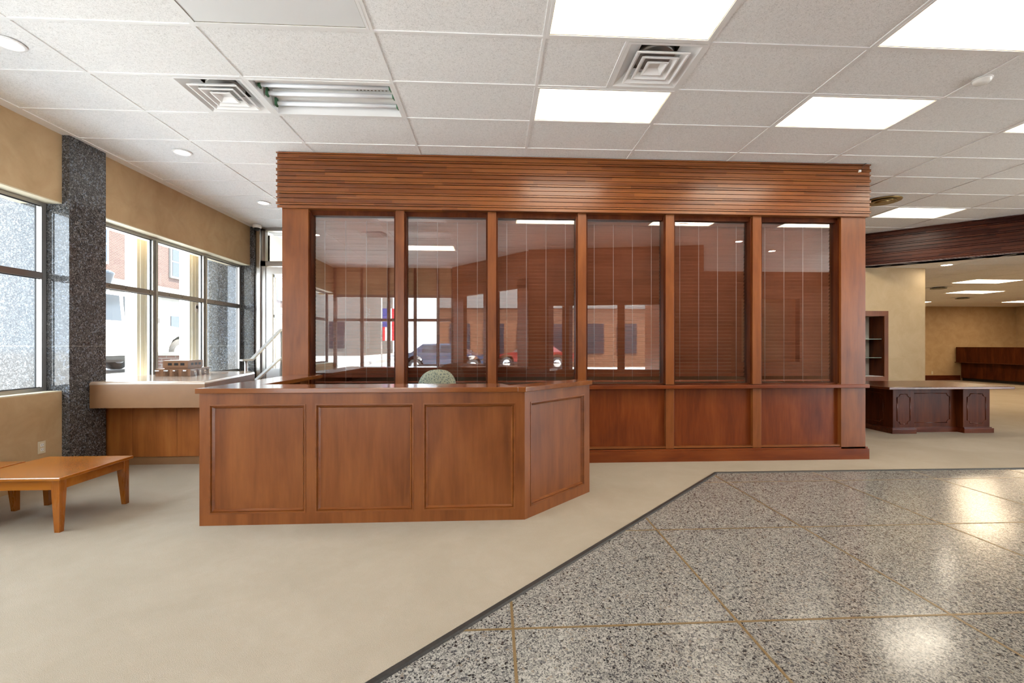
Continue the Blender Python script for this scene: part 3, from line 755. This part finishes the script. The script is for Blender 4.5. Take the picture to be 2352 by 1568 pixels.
p = MB(); p.prism(inset(apr, .002), .70, .955, 0); p.build('apron', 'tanlam', t)
p = MB()
steps = [(.002, .955), (0, .965), (.003, .978), (.010, .988), (.022, .993)]
rs = [[p.bm.verts.new((x, y, z)) for x, y in inset(top, d)] for d, z in steps]
for A_, B_ in zip(rs, rs[1:]):
    for k in range(len(A_)):
        f = p._f([A_[k], A_[(k + 1) % len(A_)], B_[(k + 1) % len(A_)], B_[k]])
p._f(rs[-1]); p._f(rs[0][::-1]); p.build('countertop', 'tantop', t)
for a, b in ((-4.49, -4.20), (-4.197, -3.70), (-3.697, -3.45)):
    p = MB(); p.box(a, b, 5.475, 5.50, .095, .70, .001); p.build('base_panel', 'maple_v', t)
p = MB(); p.prism([(-4.50, 5.50), (-3.45, 5.50), (-3.80, 7.0), (-4.50, 7.0)], .095, .70); p.build('carcass', 'maple_v', t)
p = MB(); p.prism([(-4.50, 5.488), (-3.44, 5.488), (-3.82, 6.95), (-4.50, 6.95)], 0, .095); p.build('toe_kick', 'tanlam', t)
p = MB(); p.box(-3.93, -3.86, 6.72, 6.78, .993, .997); tag(p.build('desk_plate', 'mocha'), 'small flat brown plate on the tan counter behind the model', 'plate')
t = thing('building_model', 'brown two tier building model with arched canopies on the tan counter', 'model', (-4.15, 6.3, .993))
f1 = [(-4.34, 6.03), (-3.915, 6.04), (-4.02, 6.60), (-4.44, 6.58)]
f2 = [(-4.27, 6.06), (-3.965, 6.07), (-4.02, 6.46), (-4.33, 6.45)]
p = MB(); p.prism(f1, .9935, 1.088); p.build('lower_tier', 'mocha', t)
p = MB(); p.prism(inset(f2, .012), 1.088, 1.104); q = p.build('plinth', 'mocha', t)
p = MB(); p.prism(f2, 1.103, 1.19); p.build('upper_tier', 'mocha', t)
p = MB(); p.prism(inset(f2, .004), 1.19, 1.196); p.build('roof', 'tantop', t)
def onface(a, b, u0, u1, z0, z1, d, name, mat, parent):
    a, b = Vector(a), Vector(b); e = (b - a); n = Vector((e.y, -e.x)).normalized()
    A_, B_ = a + e * u0, a + e * u1
    p = MB(); p.prism([tuple(A_ - n * .003), tuple(A_ + n * d), tuple(B_ + n * d), tuple(B_ - n * .003)][::1], z0, z1); return p.build(name, mat, parent)
for k in range(3):
    onface(f2[0], f2[1], .2 + .25 * k, .36 + .25 * k, 1.132, 1.164, .0012, 'window_opening', 'black', t)
    onface(f2[1], f2[2], .2 + .25 * k, .36 + .25 * k, 1.132, 1.164, .0012, 'window_opening', 'black', t)
for (a, b) in ((f1[0], f1[1]), (f1[1], f1[2])):
    a, b = Vector(a), Vector(b); e = b - a; n = Vector((e.y, -e.x)).normalized()
    for k in range(4):
        c0 = a + e * (.02 + .26 * k); c1 = a + e * (.14 + .26 * k)
        p = MB(); prof = [(0, 0), (.040, 0), (.040, .05), (.036, .068), (.024, .080), (0, .085)]
        A_ = [p.bm.verts.new((c0.x + n.x * u, c0.y + n.y * u, .994 + z)) for u, z in prof]; B_ = [p.bm.verts.new((c1.x + n.x * u, c1.y + n.y * u, .994 + z)) for u, z in prof]
        p._f(A_[::-1]); p._f(B_)
        for q in range(len(prof)): p._f([A_[q], A_[(q + 1) % 6], B_[(q + 1) % 6], B_[q]])
        p.build('clear_canopy', 'clear', t)

# ------------------------------------------------------------------ low tables
def low_table(x0, x1, y0, y1, h, label, tm='pine_h'):
    t = thing('coffee_table', label, 'table', ((x0 + x1) / 2, (y0 + y1) / 2, 0))
    p = MB(); p.box(x0, x1, y0, y1, h - .024, h, .006); p.build('tabletop', tm, t)
    i = .028
    p = MB()
    p.box(x0 + i + .02, x1 - i - .02, y0 + i, y0 + i + .02, h - .095, h - .024); p.box(x0 + i + .02, x1 - i - .02, y1 - i - .02, y1 - i, h - .095, h - .024)
    p.box(x0 + i, x0 + i + .02, y0 + i + .02, y1 - i - .02, h - .095, h - .024); p.box(x1 - i - .02, x1 - i, y0 + i + .02, y1 - i - .02, h - .095, h - .024)
    p.build('apron', tm, t)
    for sx in (0, 1):
        for sy in (0, 1):
            ax = x0 + i - .004 if sx == 0 else x1 - i + .004; ay = y0 + i - .004 if sy == 0 else y1 - i + .004
            dx, dy = (1, -1)[sx], (1, -1)[sy]; m = MB()
            tp, bt = .058, .036
            lev = [(h - .024, tp), (h - .105, tp), (0, bt)]
            rg = [[m.bm.verts.new((ax + dx * a * s_, ay + dy * b * s_, z)) for a, b in ((0, 0), (1, 0), (1, 1), (0, 1))] for z, s_ in lev]
            for A_, B_ in zip(rg, rg[1:]):
                for k in range(4): m._f([A_[k], A_[(k + 1) % 4], B_[(k + 1) % 4], B_[k]])
            m._f(rg[0]); m._f(rg[-1][::-1]); m.build('leg', 'pine_v', t)
low_table(-3.93, -3.20, 3.50, 4.19, .412, 'square amber wood coffee table in front of the tan wall')
low_table(-4.52, -3.985, 3.40, 4.06, .405, 'second amber coffee table at the left edge, beside the wall')

# ------------------------------------------------------------------ executive desk
t = thing('executive_desk', 'dark mahogany executive desk with notched panels right of the glazed office', 'desk', (7.1, 7.2, 0))
DX0, DX1, DY0, DY1 = 6.30, 7.92, 6.82, 7.62
def notch(x0, x1, z0, z1, c=.05):
    pts = []
    for (cxn, czn, sx, sz) in ((x0, z0, 1, 1), (x1, z0, -1, 1), (x1, z1, -1, -1), (x0, z1, 1, -1)):
        arc = [(cxn + sx * c * math.cos(a), czn + sz * c * math.sin(a)) for a in [R(q) for q in (0, 30, 60, 90)]]
        if (sx, sz) in ((1, 1), (-1, -1)): arc = arc[::-1]
        pts += arc
    return pts
def mould_loop(pts, y, parent, mat, vert='x'):
    m = MB(); n = len(pts)
    for k in range(n):
        (a, b), (c, d) = pts[k], pts[(k + 1) % n]
        if vert == 'x': m.tube((a, y, b), (c, y, d), .007, 6)
        else: m.tube((y, a, b), (y, c, d), .006, 6)
    m.build('panel_moulding', mat, parent)
for a, b in ((DX0, 6.655), (7.47, DX1)):
    p = MB(); p.box(a, b, DY0, DY1, .085, .715, .003); q = p.build('pedestal', 'dark_v', t)
    mould_loop(notch(a + .07, b - .07, .15, .62), DY0 - .001, q, 'dark_h')
    p = MB(); p.box(a - .035 if a == DX0 else a - .01, b + .01 if a == DX0 else b + .04, DY0 - .03, DY1 + .02, 0, .075, .004); p.box(a - .02 if a == DX0 else a, b if a == DX0 else b + .02, DY0 - .015, DY1 + .01, .075, .09, .003); p.build('plinth', 'dark_h', q)
p = MB(); p.box(6.655, 7.47, 6.93, 6.96, .06, .715); q = p.build('modesty_panel', 'dark_v', t)
mould_loop(notch(6.70, 7.36, .15, .62), 6.929, q, 'dark_h')
p = MB(); p.box(6.655, 7.46, 6.905, 6.93, .0, .08); p.build('panel_base', 'dark_h', t)
mould_loop(notch(7.0, 7.5, .15, .62), DX0 - .001, t, 'dark_h', 'y')
p = MB(); p.box(6.02, 8.06, 6.58, 7.80, .715, .755, .008); p.build('desktop', 'dark_h', t)

# ------------------------------------------------------------------ column with display niche, slatted beam
CYY = 8.70
p = MB()
nx0, nx1, nz0, nz1 = 7.30, 7.845, .765, 1.985
p.box(6.5, nx0, CYY, 9.5, 0, LZ + .01); p.box(nx1, 8.72, CYY, 9.5, 0, LZ + .01); p.box(nx0, nx1, CYY, 9.5, 0, nz0); p.box(nx0, nx1, CYY, 9.5, nz1, LZ + .01); p.box(nx0, nx1, CYY + .36, 9.5, nz0, nz1)
struct(p.build('wall_column', 'creamwall'), 'cream wallcovered column with a built-in display niche')
t = thing('display_niche', 'red-brown framed display niche with glass shelves in the cream column', 'display case', (7.57, CYY, nz0))
p = MB(); p.box(nx0 - .08, nx1 + .08, CYY - .02, CYY - .0005, nz1 - .005, nz1 + .10); p.box(nx0 - .08, nx1 + .08, CYY - .02, CYY - .0005, nz0 - .08, nz0 + .005); p.box(nx0 - .08, nx0, CYY - .02, CYY - .0005, nz0, nz1); p.box(nx1 - .002, nx1 + .08, CYY - .02, CYY - .0005, nz0, nz1)
p.build('frame', 'wood_v', t)
p = MB(); p.box(nx1 - .012, nx1 - .001, CYY, CYY + .355, nz0, nz1); p.box(nx0 + .001, nx0 + .012, CYY, CYY + .355, nz0, nz1); p.build('side_lining', 'dark_v', t)
p = MB(); p.box(nx0 + .012, nx1 - .012, CYY + .345, CYY + .358, nz0, nz1); p.box(nx0 + .012, nx1 - .012, CYY, CYY + .345, nz0, nz0 + .01); p.build('back_panel', 'white2', t)
for z in (1.14, 1.515):
    p = MB(); p.box(nx0 + .013, nx1 - .02, CYY + .03, CYY + .34, z, z + .01); p.build('glass_shelf', simple('shelf_glass', (.35, .48, .42), .1), t)
beam = thing('slatted_beam', 'dark mahogany slatted beam running diagonally below the ceiling at the right', 'beam', (8.5, 7.6, LZ))
bm_ = MB(); NV = Vector((-D.y, D.x)) * -1   # towards the camera side
if NV.y > 0: NV = -NV
def fnb(hd, a, b, pr):
    q0, q1 = A + NV * pr, B + NV * pr; r0, r1 = A - NV * .28, B - NV * .28
    hd.prism([tuple(q0), tuple(q1), tuple(r1), tuple(r0)], a, b)
lathstack(bm_, fnb, 3.599, LZ, 4)
bm_.build('slats', 'lath_d', beam)

# ------------------------------------------------------------------ far end of the room
p = MB(); p.box(8.0, 21.1, 17.2, 17.4, 0, LZ + .02); struct(p.build('wall_back', 'tan'), 'tan far wall')
p = MB(); p.box(8.0, 18.7, 17.17, 17.199, 0, .2); struct(p.build('baseboard_back', 'dark_h'), 'dark baseboard')
p = MB(); p.box(21.1, 21.3, 4.4, 17.4, 0, LZ + .02); struct(p.build('wall_right', 'tan'), 'tan right wall of the far room')
p = MB(); p.box(-2.5, 8.0, 17.2, 17.4, 0, LZ + .9); p.box(-2.6, -2.45, 10.5, 17.4, 0, 3.9); struct(p.build('wall_back', 'tan'))
t = thing('teller_counter', 'long dark mahogany counter against the far tan wall', 'counter', (18.8, 15, 0))
p = MB(); p.box(18.72, 19.3, 9, 17.165, .1, .73); p.build('base', 'dark_v', t)
p = MB(); p.box(18.5, 18.56, 9, 17.165, .73, 1.33, .004); p.build('fascia', 'dark_v', t)
p = MB(); p.box(18.44, 18.5, 9, 17.165, .715, .74, .004); p.build('ledge', 'dark_h', t)
p = MB(); p.box(18.78, 19.3, 9, 17.165, 0, .1); p.build('toe_kick', 'black', t)
p = MB(); p.box(18.56, 19.3, 9, 17.165, 1.30, 1.33); p.build('countertop', 'dark_h', t)
p = MB(); p.box(17.5, 17.56, 17.19, 17.2, .24, .36); tag(p.build('wall_outlet', 'cream'), 'tiny outlet on the far tan wall above the baseboard', 'outlet')

# ------------------------------------------------------------------ behind the camera
# wood-clad block to the right of the camera
bk = MB()
bk.prism([(.80, .45), (4.6, 1.15), (4.6, .95), (.95, .28)], 0, .85); bk.prism([(.80, .45), (4.6, 1.15), (4.6, .95), (.95, .28)], 2.30, 3.6)
E1, E2 = Vector((.80, .45)), Vector((4.6, 1.15)); F1, F2 = Vector((.95, .28)), Vector((4.6, .95))
for u0, u1 in ((0, .12), (.20, .24), (.52, .56), (.80, 1.0)):
    a, b, c, d = E1.lerp(E2, u0), E1.lerp(E2, u1), F1.lerp(F2, u1), F1.lerp(F2, u0)
    bk.prism([tuple(a), tuple(b), tuple(c), tuple(d)], .85, 2.30)
struct(bk.build('wall_front', 'wood_v'), 'wood clad wall behind the camera')
p = MB(); bl = (E2 - E1).normalized()
for k in range(31):
    z = .90 + .045 * k; q0, q1 = E1.lerp(E2, .12), E1.lerp(E2, .80); q0 -= Vector((-bl.y, bl.x)) * .08; q1 -= Vector((-bl.y, bl.x)) * .08
    p.bar((q0.x, q0.y, z), (q1.x, q1.y, z), .045, .004)
tag(p.build('window_blind', 'blind'), 'open wooden blind in the wood wall, seen only as a reflection', 'blind')
# diagonal slatted enclosure further back
G1, G2 = Vector((-1.15, -2.05)), Vector((.80, .30)); gd = (G2 - G1).normalized(); gn = Vector((-gd.y, gd.x))
bk = MB()
def fng(hd, a, b, pr):
    q0, q1 = G1 + gn * (pr + .03), G2 + gn * (pr + .03); r0, r1 = G1 - gn * .15, G2 - gn * .15
    hd.prism([tuple(q0), tuple(q1), tuple(r1), tuple(r0)], a, b)
lathstack(bk, fng, 3.599, 2.965)
for u0, u1, z0, z1 in ((0, .16, 0, 2.965), (.45, .62, 0, 2.965), (.88, 1, 0, 2.965), (0, 1, 0, .9), (0, 1, 2.75, 2.965)):
    a, b = G1.lerp(G2, u0), G1.lerp(G2, u1); bk.prism([tuple(a), tuple(b), tuple(b - gn * .12), tuple(a - gn * .12)], z0, z1)
struct(bk.build('wall_front', 'wood_v'), 'slatted wood enclosure behind the camera')
# storefront glazing
t = bpy.data.objects.new('window_4', None); C.objects.link(t); t.location = (-3, -2.25, 0); struct(t, 'storefront glazing behind the camera')
p = MB()
for x in (-4.5, -3.75, -3.0, -2.25, -1.6, -1.18): p.box(x - .04, x + .04, -2.3, -2.2, 0, 3.6)
for z in (.45, 2.12, 2.80): p.box(-4.53, -1.15, -2.3, -2.2, z - .04, z + .04)
p.box(-4.53, -1.15, -2.3, -2.2, 0, .45)
p.build('window_frame', 'alu_d', t)
p = MB(); p.box(-4.53, -1.15, -2.253, -2.247, .45, 2.80); p.build('glass_pane', 'glass', t)
p = MB(); p.box(-4.95, -1.15, -2.35, -2.2, 2.84, 3.86); struct(p.build('wall_front', 'tan'), 'tan wall above the storefront')
p = MB()
p.box(EX, EX + .2, -2.3, 4.4, 3.35, 3.86); p.box(EX, EX + .2, 4.3, 4.7, 0, 3.86); p.box(4.6, EX, -2.5, -2.3, 0, .9); p.box(4.6, EX, -2.5, -2.3, 2.8, 3.86); p.box(4.5, 4.7, -2.4, .95, 0, 3.86)
p.box(4.6, 7.4, -2.5, -2.3, .9, 2.8); p.box(9.2, EX, -2.5, -2.3, .9, 2.8); p.mi = 1; p.box(7.3, 9.3, -2.7, -2.6, .8, 2.9); p.mi = 0
struct(p.build('wall_front', ['wood_v', 'tan']), 'wood wall with a window behind the camera')
p = MB()
for k in range(42): p.bar((7.4, -2.45, .92 + .045 * k), (9.2, -2.45, .92 + .045 * k), .045, .004)
tag(p.build('window_blind', 'blind'), 'open wooden blind in the far wood wall, seen reflected in the last office pane', 'blind')

t = bpy.data.objects.new('window_added', None); C.objects.link(t); t.location = (EX, 1, 0); struct(t, 'tall storefront windows added out of frame on the right to light the ceiling')  # unseen glazing added so daylight and floor bounce lift the ceiling
p = MB()
for y in (-2.2, -1.0, .3, 1.6, 2.9, 4.2): p.box(EX + .05, EX + .13, y - .04, y + .04, 0, 3.35)
for z in (.06, 2.2, 3.31): p.box(EX + .05, EX + .13, -2.3, 4.3, z - .04, z + .04)
p.build('window_frame', 'alu_d', t)
p = MB(); p.box(EX + .088, EX + .092, -2.3, 4.3, .1, 3.3); p.build('glass_pane', 'glass', t)
p = MB(); p.box(EX + .2, 21.3, 4.3, 4.5, 0, 3.86); struct(p.build('wall_right', 'tan'), 'tan wall between the added storefront and the far room')

# ------------------------------------------------------------------ outdoors
p = MB(); p.box(EX + .2, 60, -2.7, 4.28, -.2, .0); struct(p.build('pavement', 'pavement'), 'pale forecourt on the right, added to bounce sunlight indoors')  # unseen ground put in with the added windows to throw light upward
p = MB(); p.prism([(-70, -40), (-5.45, -40), (-5.45, 60), (-70, 60)], .55, .70); struct(p.build('pavement', 'pavement'), 'pale street and parking area')
p = MB(); p.prism([(-5.45, -40), (30, -40), (30, -2.7), (-5.45, -2.7)], -.1, .10); struct(p.build('pavement', 'pavement'), 'pale forecourt')
p = MB(); p.prism([(-5.45, 10.7), (-2.6, 10.7), (-2.6, 60), (-5.45, 60)], .55, .70); struct(p.build('pavement', 'pavement'), 'pale sidewalk')
t = thing('brick_building', 'pale red brick building with white sash windows across the street', 'building', (-22, 28, .7))
p = MB(); p.box(-30, -22, 10, 60, 5.2, 12); p.build('upper_wall', 'brick', t)
p = MB(); p.box(-30, -21.9, 10, 60, .7, 4.6); p.build('storefront', 'stone', t)
p = MB(); p.box(-30, -21.5, 10, 60, 4.6, 5.0); p.box(-30, -21.7, 10, 60, 5.0, 5.25); p.build('cornice', 'stone', t)
for k in range(14):
    y = 13.5 + 3.05 * k
    p = MB(); p.box(-22.0, -21.88, y, y + 1.15, 6.0, 8.3); q = p.build('window', 'stone', t)
    p = MB(); p.box(-21.88, -21.86, y + .14, y + 1.01, 6.15, 7.1); p.box(-21.88, -21.86, y + .14, y + 1.01, 7.2, 8.15); p.build('pane', 'winpane', q)
for k in range(9):
    y = 15 + 4.2 * k
    p = MB(); p.box(-21.9, -21.86, y, y + 1.5, 1.6, 3.4); q = p.build('shop_window', 'winpane', t)

def vehicle(label, cat, loc, rz, paint, kind):
    t = thing('pickup_truck' if kind == 'truck' else 'car', label, cat, loc, None, rz)
    # local: x forward, y width, z up
    if kind == 'truck':
        lo = [(-2.9, .55), (-2.9, 1.20), (-.9, 1.20), (-.75, 1.22), (1.0, 1.22), (1.25, 1.20), (2.55, 1.08), (2.8, .95), (2.85, .45)]
        cab = [(-.95, 1.20), (-.80, 1.88), (.05, 1.94), (.55, 1.86), (1.25, 1.22)]; wx = (-1.85, 1.85); rr = .42
    else:
        lo = [(-2.2, .45), (-2.25, .85), (-1.6, .95), (1.1, .92), (2.1, .75), (2.25, .40)]
        cab = [(-1.6, .92), (-1.0, 1.36), (.2, 1.40), (1.1, .92)]; wx = (-1.35, 1.4); rr = .33
    W = .95
    def side(pts, y0, y1, taper=0):
        m = MB(); n = len(pts); a = [m.bm.verts.new((x, y0 + (taper if z > pts[0][1] + .1 else 0), z)) for x, z in pts]; b = [m.bm.verts.new((x, y1 - (taper if z > pts[0][1] + .1 else 0), z)) for x, z in pts]
        m._f(a); m._f(b[::-1])
        for k in range(n): m._f([a[k], b[k], b[(k + 1) % n], a[(k + 1) % n]])
        return m
    # body lower outline with wheel arches
    bot = []
    for wxx in sorted(wx, reverse=True):
        bot += [(wxx + (rr + .09) * math.cos(R(a)), .42 + (rr + .09) * math.sin(R(a)) * (1 if a else 0)) for a in (0, 25, 50, 75, 105, 130, 155, 180)]
    body = lo + bot
    m = side(body, -W, W); m.build('body', paint, t, local=True)
    m = MB(); m.box(-2.6 if kind == 'truck' else -2.0, 2.5 if kind == 'truck' else 2.0, -.6, .6, .26, .50); m.build('underbody', 'black', t, local=True)
    m = side(cab, -W + .02, W - .02, .10); m.build('cab', paint, t, local=True)
    zt, zb = cab[2][1] - .10, cab[0][1] + .04
    xs = [(-.78, -.15), (-.05, .62)] if kind == 'truck' else [(-1.0, -.25), (-.15, .6)]
    for s in (-1, 1):
        for a, b in xs:
            m = MB(); q = [(a, zb), (b + .25 if b > .3 else b, zb), (b, zt), (a + .05, zt)]
            yy_ = s * (W + .004); yt = s * (W - .104)
            m.quad([(q[0][0], yy_ - s * .02, q[0][1]), (q[1][0], yy_ - s * .02, q[1][1]), (q[2][0], yt + s * .03, q[2][1]), (q[3][0], yt + s * .03, q[3][1])])
            r_ = bmesh.ops.extrude_face_region(m.bm, geom=m.bm.faces[:]); bmesh.ops.translate(m.bm, verts=[v for v in r_['geom'] if isinstance(v, bmesh.types.BMVert)], vec=(0, -s * .03, 0))
            m.build('side_window', 'winpane', t, local=True)
        m = MB(); m.box(.02, .20, s * W, s * (W + .03), 1.02 if kind == 'truck' else .78, 1.05 if kind == 'truck' else .80); m.build('door_handle', 'steel_d', t, local=True)
        m = MB(); m.box(-1.3, 1.3, s * (W - .12), s * (W + .03), .33, .40); m.build('running_board', 'black', t, local=True)
        m = MB(); m.box(1.12, 1.24, s * W, s * (W + .012), .92, 1.10) if kind == 'truck' else m.box(1.8, 2.0, s * (W - .1), s * (W + .005), .6, .68); m.build('fender_badge', 'steel_d', t, local=True)
        m = MB(); m.box(.75, .95, s * W, s * (W + .18), 1.22 if kind == 'truck' else .94, 1.38 if kind == 'truck' else 1.05, .02); m.build('mirror', 'steel_d', t, local=True)
    for x in wx:
        for s in (-1, 1):
            m = MB(); m.lathe([(.05, -.11), (rr, -.11), (rr + .0, .11), (.05, .11)], (x, s * (W - .13), rr), 28, 'y'); q = m.build('wheel', 'tire', t, local=True)
            m = MB(); m.lathe([(.03, -.118), (rr * .62, -.116), (rr * .62, .116), (.03, .118)], (x, s * (W - .13), rr), 20, 'y'); m.build('hub', 'chrome', q, local=True)
    return t
vehicle('white pickup truck parked outside the window above the tan counter', 'truck', (-10.2, 11.85, .70), R(90), 'carwhite', 'truck').scale = (1.05, 1.05, 1.05)
t = thing('brick_planter', 'low brick planter with a stone cap outside the middle window', 'planter', (-8.0, 12.2, .7))
p = MB(); p.box(-8.5, -7.5, 11.7, 14.0, .7, 1.14); p.build('wall', 'brick', t)
p = MB(); p.box(-8.55, -7.45, 11.64, 14.06, 1.14, 1.22, .01); p.build('cap', 'stone', t)
random.seed(5)
t = thing('shrub', 'yellow green shrub growing in the brick planter', 'shrub', (-8.0, 12.5, 1.2))
p = MB()
for k in range(900):
    a, b = random.uniform(0, 6.283), random.uniform(-.3, 1.0); r = .30 * random.uniform(.6, 1)
    c = Vector((math.cos(a) * r, math.sin(a) * r, .12 + b * .38 + random.uniform(-.03, .03)))
    n = Vector((random.gauss(0, 1), random.gauss(0, 1), random.gauss(0, 1))).normalized(); u = n.orthogonal().normalized() * .03; v = n.cross(u.normalized()) * .018
    p.quad([c - u, c - v, c + u, c + v])
p.build('foliage', 'leaf', t, local=True)
p = MB(); p.tube((0, 0, -.03), (0, 0, .35), .02, 8); p.build('stem', 'brick_orange', t, local=True)
t = thing('street_lamp', 'slim grey street lamp across the street', 'street lamp', (-16.5, 20.2, .7))
p = MB(); p.tube((0, 0, 0), (0, 0, 3.2), .06, 10, .045); p.build('pole', 'alu_d', t, local=True)
p = MB(); p.lathe([(.07, 3.2), (.22, 3.75), (.24, 3.8), (.03, 3.95)], (0, 0, 0), 16); p.build('lantern', 'winpane', t, local=True)
# behind the camera, outdoors
t = thing('orange_building', 'orange brick building behind the camera, seen in reflections', 'building', (4, -16, 0))
p = MB(); p.box(-3.2, 14, -24, -16, 0, 3.6); p.build('lower_wall', 'brick_orange', t)
p = MB(); p.box(-3.2, 14, -23.5, -15.8, 3.6, 9); p.build('upper_wall', 'stone', t)
for k in range(8):
    p = MB(); p.box(-2.6 + 2 * k, -1.4 + 2 * k, -16.0, -15.95, .9, 2.7); p.build('window', 'winpane', t)
t = thing('pale_building', 'pale building behind the camera, seen in reflections', 'building', (-12, -22, 0))
p = MB(); p.box(-18, -9, -30, -20, 0, 6); p.build('wall', 'stone', t)
for k in range(4):
    p = MB(); p.box(-17 + 2 * k, -16 + 2 * k, -20, -19.95, 1.2, 3); p.build('window', 'winpane', t)
vehicle('blue car parked behind the camera, seen in reflections', 'car', (-2.2, -11.2, .10), R(10), 'carblue', 'car')
vehicle('red car parked behind the camera, seen in reflections', 'car', (2.2, -14.4, .10), R(-172), 'carred', 'car')
t = thing('flag', 'striped flag hanging on a pole outside, seen in the first office pane', 'flag', (-4.85, -9.0, .1))
p = MB(); p.tube((0, 0, 0), (0, 0, 3.6), .03); p.build('flagpole', 'alu', t, local=True)
for k in range(7):
    p = MB(); p.box(.04 + .10 * k, .04 + .10 * k + .10, -.01 - .02 * (k % 2), .01 - .02 * (k % 2), 1.5, 2.9 if k > 2 else 2.1); p.build('stripe', 'flag_r' if k % 2 == 0 else 'flag_w', t, local=True)
p = MB(); p.box(.04, .34, -.03, .01, 2.1, 2.9); p.build('canton', 'flag_b', t, local=True)
